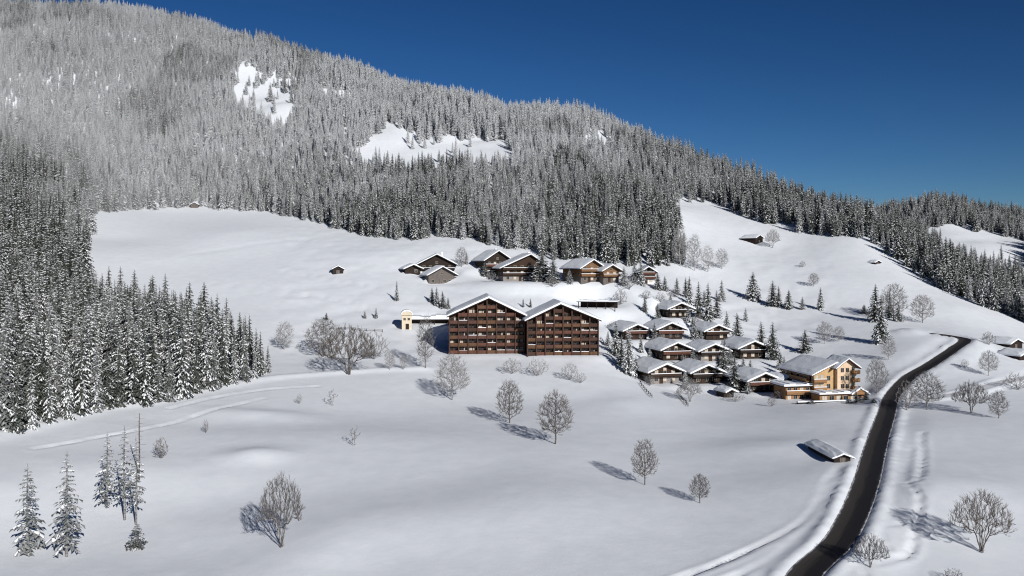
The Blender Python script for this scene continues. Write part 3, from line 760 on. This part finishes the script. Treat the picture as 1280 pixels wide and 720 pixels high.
# left wing
m = MB(); m.box(-15, -6.3, 1.5, 9, -3, 4.0); m.build('side_wing', M['ochrewood'], t)
m = MB(); m.prism([(-16, 4.0), (-6.3, 4.0), (-6.3, 4.25), (-16, 4.25)], .6, 10); ro = m.build('wing_roof', M['darkwood'], t)
m = MB()
for k in range(5): m.box(-16+k*1.94, -16+(k+1)*1.94, .5, 10, 4.255, 4.9+.2*math.sin(k*1.9))
m.build('roof_snow', M['roofsnow'], ro)
for k in range(4): window(t, -13.8+k*2.1, 1.5, 2.3, 1.1, 1.3, k == 2); window(t, -13.8+k*2.1, 1.5, .1, 1.1, 1.3, k == 0)
balcony(t, -15.2, -6.4, .2, 1.5, 1.85, 'ochrewood')
house('timber_shed', 981, 490, 6.5, 7, 3.0, 4.6, 24, 'little brown shed with a mounded snow roof left of the yellow guesthouse', 'shed', wood='ochrewood', low=None, bal=(), chim=False, side_win=False, sn=1.1)
house('half_buried_shed', 911, 497, 3.6, 4.5, 1.7, 2.5, 18, 'tiny half-buried dark shed in the snow before the lower chalets', 'shed', low=None, bal=(), chim=False, side_win=False, sn=.7, ov=.4)

# ------------------------------------------------------------------ barns and huts in the open
def hut(name, u, v, W, L, ze, zr, yaw, label, cat, open_front=False, wood='darkwood', sn=.5):
    x, y, z = at(u, v); t = empty(name, (x, y, z-.2), yaw, label, cat)
    SPOTS.append((x, y, max(W, L)*.6))
    m = MB(); gable_wall(m, W, 0, L, -2.5, ze, zr); m.build('wall', M[wood], t)
    r, s = MB(), MB(); roof_parts(r, s, W, -.7, L+.6, ze+.01, zr+.01, .6, .18, sn)
    ro = r.build('roof', M['roof'], t); s.build('roof_snow', M['roofsnow'], ro)
    door(t, 0, 0, .05, min(1.4, W*.3), min(1.9, ze*.85), 'greywood')
    return t
hut('hay_barn', 1053, 578, 3.4, 14, 1.2, 1.85, 3, 'long low snow-roofed hay barn beside the dark road', 'barn', sn=.4)
hut('hay_hut', 422.5, 342.5, 5.0, 4.6, 2.6, 3.9, 14, 'lone dark hay hut in the open upper meadow', 'hut', sn=.45)
hut('forest_hut', 243, 260, 5.0, 4.5, 2.6, 4.0, 10, 'weathered hut at the forest edge atop the upper meadow', 'hut', wood='greywood', sn=.5)
hut('slope_barn', 949, 304, 7.5, 10, 3.4, 5.0, 40, 'dark barn on the right slope with a bare tree beside it', 'barn', sn=.6)
hut('buried_hut', 1097, 330, 4.5, 4, 1.0, 1.9, 30, 'tiny nearly buried hut on the bare right slope', 'hut', sn=.5)
hut('roadside_barn', 1270, 436, 9, 11, 2.2, 3.7, 32, 'dark snow-roofed barn above the snowy side track', 'barn', sn=.8)
hut('roadside_barn', 1284, 450, 9, 8, 1.8, 3.2, 28, 'lower dark barn cut by the picture edge, nearest the side track', 'barn', sn=.8)

# fences beside the village
def fence(pts, label, hgt=.9):
    p = smooth_path(poly_px(pts, H), 2.4); z = H(p[:, 0], p[:, 1])
    o = empty('wooden_fence', (p[0][0], p[0][1], float(z[0])), 0, label, 'fence')
    L = [Vector((p[i][0]-p[0][0], p[i][1]-p[0][1], z[i]-z[0])) for i in range(len(p))]
    for q in L:
        m = MB(); m.box(q.x-.09, q.x+.09, q.y-.09, q.y+.09, q.z-.6, q.z+hgt+.1); m.build('post', M['darkwood'], o)
    r = MB()
    for hz in (hgt*.5, hgt):
        for a, b in zip(L[:-1], L[1:]): r.tube([a+Vector((0, -.1, hz)), b+Vector((0, -.1, hz))], [.05, .05], 4)
    r.build('rail', M['darkwood'], o)
fence([(751,424),(762,438),(774,455),(787,470),(801,477)], 'dark timber fence descending the bank right of the hotel')
fence([(800,480),(808,490),(815,497)], 'short timber fence below the corner chalet')
fence([(846,492),(853,500),(860,508)], 'short timber fence before the lower-row chalets')
fence([(405,411),(432,412),(458,414),(478,415)], 'thin timber fence on the bank behind the frosty bare trees', .9)
# ------------------------------------------------------------------ single trees
bare(565,500,58,45,'round frosted bare tree just below the hotel\'s left corner, nearest the hotel', 'round', .42, k=0)
bare(637,529,54,35,'narrow bare tree on the open slope, second in the row below the hotel', 'round', .12, k=1)
bare(694,555,66,46,'tallest bare tree on the open slope below the hotel', 'round', .14, k=2)
bare(806,606,58,33,'lone oval bare tree in the middle of the lower field', 'round', .10, k=0)
bare(875,629,37,26,'smallest lone bare tree on the lower field towards the road', 'round', .10, k=2)
bare(532,460,66,22,'slim leafless tree by the hotel\'s left wall with a long blue shadow', 'slim', .25)
bare(436,468,62,80,'broad spreading frosty tree on the bank left of the hotel', 'multi', .06, k=1)
bare(404,446,48,46,'frosty bare tree just behind the broad spreading one', 'round', .25, k=1)
bare(468,449,36,40,'thin frosty shrub right of the broad spreading tree', 'bush', .55, k=0)
bare(356,437,36,22,'faint frosted bare tree between spruce grove and broad tree', 'slim', .55)
bare(640,467,20,26,'low frosty shrub below the left hotel block', 'bush', .5, k=1, group=None)
bare(672,470,24,30,'frosty shrub below the gap between hotel blocks', 'bush', .5, k=0)
bare(712,475,22,24,'frosty shrub below the right hotel block', 'bush', .5, k=1)
bare(726,479,14,16,'smallest frosty shrub below the right hotel block', 'bush', .5, k=0)
bare(1227,690,76,76,'bare many-stemmed tree right of the road casting a long shadow', 'multi', .04, k=0)
bare(1088,709,42,46,'small bare many-stemmed tree at the road\'s near right edge', 'multi', .06, k=1)
bare(1192,728,18,28,'tips of a bare shrub at the bottom picture edge', 'bush', .15, k=0)
bare(1159,512,48,42,'bare tree right of the road bend, first of the roadside row', 'round', .3, k=0)
bare(1134,513,38,30,'small bare tree hugging the road bend', 'bush', .28, k=1)
bare(1214,516,40,46,'wide bare many-stemmed tree in the middle of the roadside row', 'multi', .1, k=1)
bare(1248,523,36,22,'thin bare tree ending the roadside row', 'slim', .25)
bare(1236,470,32,24,'faint frosted bare tree above the snowy side track', 'round', .6, k=2)
bare(1272,487,22,36,'bare shrub beside the side track at the picture edge', 'bush', .25, k=0)
bare(1096,492,44,28,'frosted bare tree between guesthouse and road', 'round', .42, k=1)
bare(1153,404,36,30,'bare tree below the right slope, right of the dark spruces', 'round', .34, k=1)
bare(1117,400,46,34,'frosted bare tree behind the tall dark spruce on the right slope', 'round', .4, k=0)
bare(1110,450,32,18,'faint slim bare tree just above the road', 'slim', .6)
bare(1236,431,17,18,'tiny bare tree near the upper road curve', 'bush', .4, k=1)
bare(1206,460,12,10,'tiny bare sapling beside the upper road', 'bush', .5, k=0)
bare(862,502,28,34,'frosty bare tree before the lower row of chalets', 'multi', .45, k=0)
bare(920,502,12,24,'low shrub in the snow between lower chalets and field', 'bush', .5, k=0)
bare(965,508,14,12,'small bare shrub below the chalet beside the guesthouse', 'bush', .4, k=1)
bare(966,310,24,20,'frosty bare tree beside the dark slope barn', 'multi', .45, k=1)
bare(1017,358,17,14,'small frosted tree alone high on the right slope', 'round', .45, k=1)
bare(1003,334,8,10,'tiny frosted shrub high on the right slope', 'bush', .5, k=1)
bare(1031,430,28,22,'faint frosted tree above the yellow guesthouse', 'round', .6, k=2)
bare(1049,427,20,14,'slim frosted tree above the guesthouse tower', 'slim', .6)
bare(201,573,27,22,'small bare bush on the lower left snowfield', 'bush', .18, k=1)
bare(352,684,90,60,'dense frosty bushy tree alone in the lower left field', 'multi', .2, k=0)
bare(415,507,26,16,'V-shaped bare sapling on the open snow', 'vee', .3, name='bare_sapling', cat='sapling')
bare(442,557,30,18,'larger V-shaped bare sapling lowest on the open snow', 'vee', .3, name='bare_sapling', cat='sapling')
bare(374,505,14,8,'tiny bare sapling just below the bank', 'bush', .35, k=0, name='bare_sapling', cat='sapling')
bare(257,541,18,8,'thin bare sapling below the spruce grove', 'bush', .2, k=0, name='bare_sapling', cat='sapling')
bare(487,462,26,14,'thin frosted sapling on the bank beside the path', 'slim', .6, name='bare_sapling', cat='sapling')
bare(505,462,20,10,'slender frosted sapling left of the slim leafless tree', 'slim', .6, name='bare_sapling', cat='sapling')
for u, v, hp, wp, lab in [(850,333,52,20,'tall frosted bare tree at the forest\'s right corner'),(868,338,46,18,'frosted bare tree just right of the forest corner'),(885,340,34,16,'frosted bare tree on the slope beyond the forest corner'),(902,336,26,16,'rightmost small frosted tree beside the forest corner')]:
    bare(u, v, hp, wp, lab, 'slim', .62)
bare(577,334,26,16,'frosted tree right of the upper left chalet', 'slim', .5)
bare(787,362,22,20,'snowy shrub between orange chalet and small white-balconied chalet', 'bush', .55, k=0)
bare(775,381,20,22,'snowy shrub above the chalet terrace', 'bush', .5, k=1)
bare(860,446,18,18,'frosty shrub between the middle-row chalets', 'bush', .5, k=1)

for u, v, hp, wp, lab in [(822,428,12,16,'snowy shrub between left and middle upper-row chalets'),(872,404,12,14,'snowy shrub uphill of the reddish-brown chalet'),(812,482,14,16,'snowy shrub at the corner chalet\'s front left corner'),(856,480,14,14,'snowy shrub between the two lowest left chalets'),
    (905,452,14,15,'snowy shrub between the white-windowed and the right end chalet'),(826,470,10,14,'low snowy shrub behind the corner chalet'),(868,455,13,15,'snowy shrub below the middle row\'s left end chalet'),(922,448,12,14,'snowy shrub left of the right end chalet'),(975,498,12,16,'snowy shrub before the little brown shed'),
    (766,412,12,14,'snowy shrub at the upper row\'s left end'),(843,372,12,16,'snowy shrub uphill of the topmost chalet'),(808,374,12,14,'snowy shrub below the small isolated chalet'),(826,378,14,14,'bare frosted shrub between isolated and topmost chalets'),(892,478,12,14,'snowy shrub between lower-row chalet and spruce clump'),(690,358,12,20,'snowy shrub below the spruces of the wide brown chalet'),(615,352,12,18,'snowy shrub below the rear chalet')]:
    bare(u, v, hp, wp, lab, 'bush', .35)

TH = THIN
cone(35,690,112,48,'dark broad spruce nearest the lower left corner', .36, TH, 0)
cone(83,696,133,42,'tall ragged spruce in the lower left corner', .36, TH, 1)
cone(133,635,96,28,'narrow spruce left in the trio on the lower snowfield', .34, TH, 1)
cone(156,650,120,28,'tallest middle spruce in the trio on the lower snowfield', .34, TH, 2)
cone(170,656,112,26,'bare-stemmed spruce right in the trio on the lower snowfield', .34, TH, 2)
cone(171,685,32,32,'stubby little spruce below the trio', .22, TH, 0)
x, y, z = at(174, 600); s = px_m(y)
t = empty('dead_tree', (x, y, z-.1), 0, 'bare straight dead trunk behind the spruce trio', 'dead tree')
m = MB(); m.tube([(0,0,-.5),(.05,0,5),(-.05,.1,10),(0,.1,84*s)], [.17,.14,.11,.05], 6); o = m.build('trunk', M['bark'], t); o['frost'] = .1
m = MB()
for k in range(26):
    zz = 84*s*(.35+.62*k/26); a = k*2.4; q = .5+.5*random.random(); m.tube([(0,.05,zz),(math.cos(a)*q,math.sin(a)*q+.05,zz-.15),(math.cos(a)*q*1.5,math.sin(a)*q*1.5,zz-.1)], [.03,.02,.008], 3)
o = m.build('branches', M['bark'], t); o['frost'] = .15

for u, v, hp, wp, lab, fr in [
    (951,446,45,24,'left spruce of the pair beside the right end chalet',.06),(966,449,48,24,'right spruce of the pair beside the right end chalet',.1),
    (1006,441,30,24,'dark spruce alone above the yellow guesthouse',.06),(921,426,36,22,'ragged spruce right of the reddish-brown chalet',.12),(908,412,24,12,'small slim spruce behind the reddish-brown chalet',.2),
    (873,397,46,18,'dark spruce right behind the topmost chalet',.08),(885,402,50,20,'tallest dark spruce behind the reddish-brown chalet',.08),(896,398,36,16,'shorter dark spruce beside the tallest one behind the chalets',.1),
    (862,380,36,15,'spruce leaning over the topmost chalet roof',.12),(902,377,28,14,'frosted spruce alone above the village spruces',.35),(932,402,18,9,'small frosted spruce above the ragged spruce',.4),
    (942,375,36,26,'broad snowy spruce at the left end of the slope row',.16),(966,383,33,20,'dark spruce second in the slope row',.08),(973,384,27,14,'slim dark spruce third in the slope row',.1),(986,386,25,16,'dark spruce fourth in the slope row',.1),
    (1003,387,17,10,'smallest frosted spruce in the slope row',.35),(1026,387,29,13,'dark spruce alone at the right end of the slope row',.08),
    (1094,402,48,24,'dark spruce upper left in the clump on the right slope',.06),(1101,429,62,26,'tallest dark spruce lowest in the clump on the right slope',.06),(1112,398,34,16,'short spruce behind the clump on the right slope',.1),(1123,402,24,16,'low dark spruce at the right of the slope clump',.1),(1080,392,12,14,'tiny spruce left of the slope clump',.15),
    (770,444,44,18,'dark spruce left before the left end chalet',.08),(786,468,60,26,'big snow-laden spruce before the left end chalet',.3),(777,458,40,18,'spruce between the two spruces before the left end chalet',.1),
    (905,475,44,22,'left spruce in the clump between lower-row chalets',.08),(918,489,48,24,'front spruce in the clump between lower-row chalets',.1),(929,478,34,16,'rear spruce in the clump between lower-row chalets',.14),
    (496,376,26,8,'slim dark cypress-like spruce above the cream tower',.1),(546,382,24,12,'left spruce of the clump behind the hotel annex',.12),(540,378,20,10,'small rear spruce of the clump behind the hotel annex',.16),(553,385,22,12,'right spruce of the clump behind the hotel annex',.12),(560,386,15,9,'lowest spruce of the clump behind the hotel annex',.12),
    (677,352,40,34,'broad snowy spruce covering the wide brown chalet',.22),(691,353,32,24,'snowy spruce right of the wide brown chalet',.3),(583,330,16,8,'slim spruce behind the upper left chalet',.2),(606,345,18,14,'snowy small spruce left of the rear chalet',.3),
    (654,384,12,5,'left of two tiny spruces behind the hotel gables',.12),(663,384,12,5,'right of two tiny spruces behind the hotel gables',.12),
    (801,357,34,16,'dark frosted spruce left of the small isolated chalet',.3),(822,362,22,16,'spruce right of the small isolated chalet',.1),(831,364,20,12,'dark small spruce below the forest edge',.08),(857,372,26,12,'dark spruce above the topmost chalet',.1),(846,368,22,12,'short frosted spruce above the topmost chalet',.3),
    (806,390,22,10,'little spruce left of the topmost chalet roof',.2),(818,426,24,12,'spruce between the left and middle upper chalets',.1),(868,424,26,14,'spruce between the middle and reddish upper chalets',.25),
    (822,402,24,12,'spruce at the topmost chalet\'s left front corner',.2),(860,402,22,12,'spruce at the topmost chalet\'s right front corner',.15),
    (812,456,24,12,'small snowy spruce left of the middle row',.35),(866,456,22,12,'snowy spruce between the two left middle-row chalets',.3),(912,456,26,13,'snowy spruce between the two right middle-row chalets',.3),
    (856,486,24,12,'frosted spruce between the two lowest left chalets',.35),(898,470,28,14,'dark spruce right behind the clump between lower-row chalets',.1),(935,492,20,11,'snowy spruce at the left corner of the chalet beside the guesthouse',.3),
    (760,432,20,10,'small snowy spruce at the fence top beside the hotel',.3),(877,430,20,10,'snowy spruce left of the reddish-brown chalet\'s front',.35),(980,470,26,13,'dark spruce behind the little brown shed',.1),
    (712,354,18,12,'small snowy spruce between the wide brown and the orange chalet',.3),(780,356,24,14,'snowy spruce right of the narrow orange gable',.35),(793,352,26,14,'frosted spruce at the forest edge beside the small isolated chalet',.4),
    (838,384,18,11,'frosted spruce behind the topmost chalet\'s ridge',.35),(880,384,22,12,'frosted spruce uphill of the tall dark village spruces',.4),
    (801,440,20,11,'dark spruce between the left end chalets of upper and middle row',.08),(853,462,20,12,'dark spruce tucked between middle and lower row, left part',.08),(873,478,22,12,'dark spruce right beside the two lowest left chalets',.06),(906,446,24,12,'dark spruce between white-windowed and right end chalet',.06),
    (938,470,22,12,'dark spruce uphill of the chalet beside the guesthouse',.08),(848,420,18,10,'dark spruce right of the middle upper-row chalet',.08),(826,443,16,10,'dark little spruce behind the left end middle-row chalet',.1),(866,412,18,10,'dark spruce left of the reddish-brown chalet roof',.08),
    (975,462,24,13,'dark spruce at the guesthouse roof\'s left end',.06),(795,470,26,13,'dark spruce at the corner chalet\'s left wall',.1),
    (408,400,10,7,'tiny dark spruce above the frosty bare trees',.1),(456,398,10,6,'tiny spruce on the slope left of the cream tower',.2),(470,398,14,7,'small dark spruce nearest the cream tower',.15),
    (745,440,30,10,'snowy spruce pressed against the right hotel wall',.4),(1070,500,14,9,'tiny dark spruce beside the guesthouse porch',.1),(1082,500,12,10,'tiny dark spruce between guesthouse and frosted tree',.1)]:
    cone(u, v, hp, wp, lab, fr)
for k, (u, v, wp, lab) in enumerate([(1075,503,16,'dark snow-capped hedge bush right of the guesthouse'),(1062,504,12,'dark low bush before the guesthouse porch'),(1015,505,10,'dark low bush before the guesthouse terrace'),(1092,503,10,'dark bush nearest the road beside the guesthouse')]):
    x, y, z = at(u, v); s = px_m(y); td, cd = SPRUCE[k]
    t = empty('evergreen_bush', (x, y, z-.2), 40*k, lab, 'bush'); t.scale = (wp*s/6, wp*s/6, 6*s/18); obj('branches', cd, t)['frost'] = .05

# ------------------------------------------------------------------ the grove on the left: every spruce its own
def inside(px, py, poly):
    c = np.zeros(px.shape, bool); j = len(poly)-1
    for i in range(len(poly)):
        (xi, yi), (xj, yj) = poly[i], poly[j]
        c ^= ((yi > py) != (yj > py)) & (px < (xj-xi)*(py-yi)/(yj-yi+1e-12)+xi); j = i
    return c
front = poly_px([(-260,570),(-160,562),(-70,556),(-20,541),(20,540),(60,530),(100,520),(130,511),(165,508),(195,506),(225,497),(255,488),(290,480),(318,473),(332,467)], H)
back = poly_px([(334,458),(300,443),(262,424),(228,408),(190,398),(150,392),(112,384),(60,380),(-70,384),(-260,384)], H)
grove = np.vstack([front, back])
x0, y0 = grove.min(0); x1, y1 = grove.max(0)
pts = []
rn = random.Random(77)
fr_l = smooth_path(front, 3.6)
for p in fr_l: pts.append((p[0]+rn.uniform(-.5, .5), p[1]+rn.uniform(.3, 1.8)))
yy = y0; row = 0
while yy < y1:
    xx = x0+(row % 2)*2.7
    while xx < x1:
        p = (xx+rn.uniform(-1.7, 1.7), yy+rn.uniform(-1.5, 1.5))
        if inside(np.array([p[0]]), np.array([p[1]]), grove)[0] and min((p[0]-q[0])**2+(p[1]-q[1])**2 for q in pts) > 2.9**2: pts.append(p)
        xx += 5.4
    yy += 5.2; row += 1
off = [p for p in pts if p[0]/p[1]*F+U0 <= -45]; pts = [p for p in pts if p[0]/p[1]*F+U0 > -45]
pts.sort(key=lambda p: p[1])
GROVE_MAX = 240
singles, rest = pts[:GROVE_MAX], pts[GROVE_MAX:]+off
gx = np.array([p[0] for p in singles]); gy = np.array([p[1] for p in singles]); gz = H(gx, gy)
edge = smooth_path(front, 2)
for x, y, z in zip(gx, gy, gz):
    uu = x/y*F+U0
    de = np.hypot(edge[:, 0]-x, edge[:, 1]-y).min()
    h = rn.uniform(18, 26)*(1-.33*float(sstep(235, 335, uu)))*(1.0 if de > 3 else rn.uniform(.6, .95))
    spruce(x, y, z, h, rn.uniform(.25, .34)*h, 'snow-flecked dark spruce crowded in the dense grove left of the open snow', 'spruces of the dense left grove', frost=rn.uniform(.02, .30))

# ------------------------------------------------------------------ the forest that covers the mountain: one mass
edge_px = [(-160,384),(60,380),(112,384),(100,362),(110,345),(98,330),(112,314),(106,300),(118,288),(113,277),(124,268),(150,264),(185,262),(240,258),(285,264),(320,264),(360,272),(400,281),(450,295),(495,300),(530,300),(560,296),(600,303),(632,315),(660,313),
           (690,325),(730,326),(770,333),(810,333),(838,335),(858,330),(862,310),(850,285),(838,254),(868,251),(900,256),(930,273),(952,280),(985,282),(1002,292.5),(1040,297),(1070,299),(1100,314),(1130,332),(1180,363),(1230,384),(1282,404),(1340,428)]
edge_w = poly_px(edge_px, H)
fpoly = np.vstack([edge_w, [(520, 420), (700, 800), (620, 1080), (-900, 1250), (-560, 700), (-300, 330)]])
clear = [poly_px(p, H) for p in (
    [(305,74),(325,80),(345,96),(364,102),(374,128),(368,160),(340,162),(316,146),(292,138),(285,108),(297,90)],
    [(385,108),(430,116),(445,128),(420,132),(395,124)],[(418,138),(432,140),(436,156),(424,154)],[(364,96),(378,100),(392,112),(378,112)],
    [(450,188),(468,174),(484,150),(502,164),(520,174),(560,176),(600,173),(642,181),(640,202),(590,206),(545,212),(500,212),(455,208)],
    [(728,168),(748,176),(760,170),(772,180),(760,192),(735,186)],[(640,130),(660,136),(650,142)],
    [(1158,286),(1200,283),(1240,291),(1290,305),(1290,346),(1250,338),(1215,332),(1178,322)],
    [(838,252),(850,250),(866,300),(860,325),(850,300)])]
sx, sy = [], []
y = 300.0
while y < 1230:
    stp = 5.5-.5*min(1, max(0, (y-700)/200))
    xs = np.arange(-.80*y, .62*y, stp); sx.append(xs+RNG.uniform(-2.2, 2.2, len(xs))); sy.append(np.full(len(xs), y)+RNG.uniform(-2.2, 2.2, len(xs)))
    y += stp*.95
fx = np.concatenate(sx); fy = np.concatenate(sy)
keep = inside(fx, fy, fpoly)
for i, c in enumerate(clear): keep &= ~(inside(fx+(vnoise(fx/9, fy/9, 51)-.5)*16, fy+(vnoise(fx/9, fy/9, 52)-.5)*20, c) & (RNG.random(len(fx)) < (.90 if i == 0 else .96 if i < 7 else .995)))
for hx, hy, hr in SPOTS: keep &= (np.hypot(fx-hx, fy-hy) > hr)
uu = fx/fy*F+U0
keep &= ~((fy > 650) & (vnoise(fx/16, fy/22, 31) > .90))           # small glades
fx, fy, uu = fx[keep], fy[keep], uu[keep]
fx = np.concatenate([fx, [p[0] for p in rest]]); fy = np.concatenate([fy, [p[1] for p in rest]]); uu = fx/fy*F+U0
fz = H(fx, fy)
# keep what can be seen from about here: not the far side of the ridge
eu = np.floor((uu+700)/12).astype(int); order = np.argsort(fy); top = {}; vis = np.zeros(len(fx), bool)
for i in order:
    s = (fz[i]+24)/fy[i]; g = fz[i]/fy[i]
    if s > top.get(eu[i], -9)-.004: vis[i] = True
    if g > top.get(eu[i], -9): top[eu[i]] = g
fx, fy, fz, uu = fx[vis], fy[vis], fz[vis], uu[vis]
nF = len(fx); print('forest trees', nF, 'grove', len(singles))
sz = RNG.uniform(.62, 1.3, nF)*(.80+.34*vnoise(fx/40, fy/40, 41))
sz *= np.where(fy < 480, 1.1, 1.0)*np.where((uu > 115) & (fy < 760), .84, .95)
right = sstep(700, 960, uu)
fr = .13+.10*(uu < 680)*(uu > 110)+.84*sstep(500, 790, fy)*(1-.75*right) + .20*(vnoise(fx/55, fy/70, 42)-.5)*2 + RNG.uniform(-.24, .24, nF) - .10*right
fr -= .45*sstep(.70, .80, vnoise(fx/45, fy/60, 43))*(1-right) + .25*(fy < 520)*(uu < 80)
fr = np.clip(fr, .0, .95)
me = D.meshes.new('forest'); me.vertices.add(nF); me.vertices.foreach_set('co', np.stack([fx, fy, fz-.3], 1).astype(np.float32).ravel())
for nm, arr in (('tree_size', sz), ('frost_amount', fr), ('turn', RNG.uniform(0, 6.283, nF)), ('slim', RNG.uniform(.8, 1.12, nF))):
    a = me.attributes.new(nm, 'FLOAT', 'POINT'); a.data.foreach_set('value', arr.astype(np.float32))
a = me.attributes.new('kind_index', 'INT', 'POINT'); a.data.foreach_set('value', np.where(RNG.random(nF) < np.clip(.75-fr*1.5, .04, .8), RNG.integers(6, 8, nF), RNG.integers(0, 6, nF)).astype(np.int32))
me.materials.append(M['needles']); me.materials.append(M['branchsnow']); me.materials.append(M['bark'])
forest = tag(obj('forest', me), 'snow-covered spruce forest blanketing the mountainside', 'forest', kind='stuff')
ng = D.node_groups.new('forest_nodes', 'GeometryNodeTree')
ng.interface.new_socket('Geometry', in_out='INPUT', socket_type='NodeSocketGeometry'); ng.interface.new_socket('Geometry', in_out='OUTPUT', socket_type='NodeSocketGeometry')
gi = ng.nodes.new('NodeGroupInput'); go = ng.nodes.new('NodeGroupOutput')
src = {}
for o in D.objects:                      # the grove's own spruces lend their shape
    if o.name.startswith('crown') and o.data.materials[0] == M['needles'] and o.data.name not in src:
        tr = [c for c in o.parent.children if c.name.startswith('trunk')]
        if tr: src[o.data.name] = (o, tr[0])
gti = ng.nodes.new('GeometryNodeGeometryToInstance')
for td, cd in SPRUCE:
    co_, tr_ = src[cd.name]
    jn = ng.nodes.new('GeometryNodeJoinGeometry')
    for o in (co_, tr_):
        oi = ng.nodes.new('GeometryNodeObjectInfo'); oi.transform_space = 'ORIGINAL'; oi.inputs['Object'].default_value = o
        ng.links.new(oi.outputs['Geometry'], jn.inputs[0])
    one = ng.nodes.new('GeometryNodeGeometryToInstance'); ng.links.new(jn.outputs[0], one.inputs[0])
    src[cd.name] = one
jall = ng.nodes.new('GeometryNodeJoinGeometry')
for td, cd in SPRUCE: ng.links.new(src[cd.name].outputs[0], jall.inputs[0])
mp_ = ng.nodes.new('GeometryNodeMeshToPoints'); ng.links.new(gi.outputs[0], mp_.inputs[0])
iop = ng.nodes.new('GeometryNodeInstanceOnPoints'); iop.inputs['Pick Instance'].default_value = True
ng.links.new(mp_.outputs[0], iop.inputs['Points']); ng.links.new(jall.outputs[0], iop.inputs['Instance'])
def named(nm, ty='FLOAT'):
    q = ng.nodes.new('GeometryNodeInputNamedAttribute'); q.data_type = ty; q.inputs['Name'].default_value = nm; return q.outputs['Attribute']
ng.links.new(named('kind_index', 'INT'), iop.inputs['Instance Index'])
cx = ng.nodes.new('ShaderNodeCombineXYZ'); ng.links.new(named('turn'), cx.inputs[2]); ng.links.new(cx.outputs[0], iop.inputs['Rotation'])
sx_ = ng.nodes.new('ShaderNodeMath'); sx_.operation = 'MULTIPLY'; ng.links.new(named('tree_size'), sx_.inputs[0]); ng.links.new(named('slim'), sx_.inputs[1])
cs = ng.nodes.new('ShaderNodeCombineXYZ'); ng.links.new(sx_.outputs[0], cs.inputs[0]); ng.links.new(sx_.outputs[0], cs.inputs[1]); ng.links.new(named('tree_size'), cs.inputs[2])
ng.links.new(cs.outputs[0], iop.inputs['Scale'])
st = ng.nodes.new('GeometryNodeStoreNamedAttribute'); st.data_type = 'FLOAT'; st.domain = 'INSTANCE'; st.inputs['Name'].default_value = 'frost'
ng.links.new(iop.outputs[0], st.inputs['Geometry']); ng.links.new(named('frost_amount'), st.inputs['Value'])
ng.links.new(st.outputs[0], go.inputs[0])
md = forest.modifiers.new('forest', 'NODES'); md.node_group = ng

# ------------------------------------------------------------------ light, sky, camera
w = D.worlds.new('World'); sc.world = w; w.use_nodes = True; nt = w.node_tree
sky = N(nt, 'ShaderNodeTexSky', sky_type='NISHITA'); sky.sun_disc = False
sky.sun_elevation = R(SUN_EL); sky.altitude = 2500; sky.air_density = 1.0; sky.dust_density = 0.0; sky.ozone_density = 4.0
# the sun stands at direction (sin az, -cos az): behind and to the right
sky.sun_rotation = R(180-SUN_AZ)
bg = nt.nodes['Background']; bg.inputs['Strength'].default_value = .10
gm = N(nt, 'ShaderNodeGamma'); gm.inputs['Gamma'].default_value = 1.45
vm = N(nt, 'ShaderNodeVectorMath', operation='SCALE'); vm.inputs['Scale'].default_value = .317
nt.links.new(sky.outputs[0], vm.inputs[0]); nt.links.new(vm.outputs[0], gm.inputs[0]); hs = N(nt, 'ShaderNodeHueSaturation', Saturation=1.08)
nt.links.new(gm.outputs[0], hs.inputs['Color']); nt.links.new(hs.outputs[0], bg.inputs['Color'])
su = D.lights.new('sun', 'SUN'); su.energy = 4.5; su.angle = R(.5); su.color = (1, .972, .93)
so = obj('sun', su)
dv = Vector((math.sin(R(SUN_AZ))*math.cos(R(SUN_EL)), -math.cos(R(SUN_AZ))*math.cos(R(SUN_EL)), math.sin(R(SUN_EL))))
so.rotation_euler = dv.to_track_quat('Z', 'Y').to_euler(); so.location = (60, -80, 80)
cam = D.cameras.new('camera'); cam.sensor_width = 36; cam.lens = 36*F/1280; cam.shift_y = -(360-V0)/1280; cam.clip_start = 1; cam.clip_end = 6000
co = obj('camera', cam); co.location = (0, 0, 0); co.rotation_euler = (R(90), 0, 0); sc.camera = co
sc.view_settings.view_transform = 'Standard'; sc.view_settings.look = 'None'; sc.view_settings.gamma = 1; sc.view_settings.exposure = .05
sc.cycles.use_denoising = True; sc.cycles.denoising_prefilter = 'NONE'; sc.cycles.filter_width = 1.1
sc.cycles.max_bounces = 6; sc.cycles.diffuse_bounces = 3; sc.cycles.glossy_bounces = 2
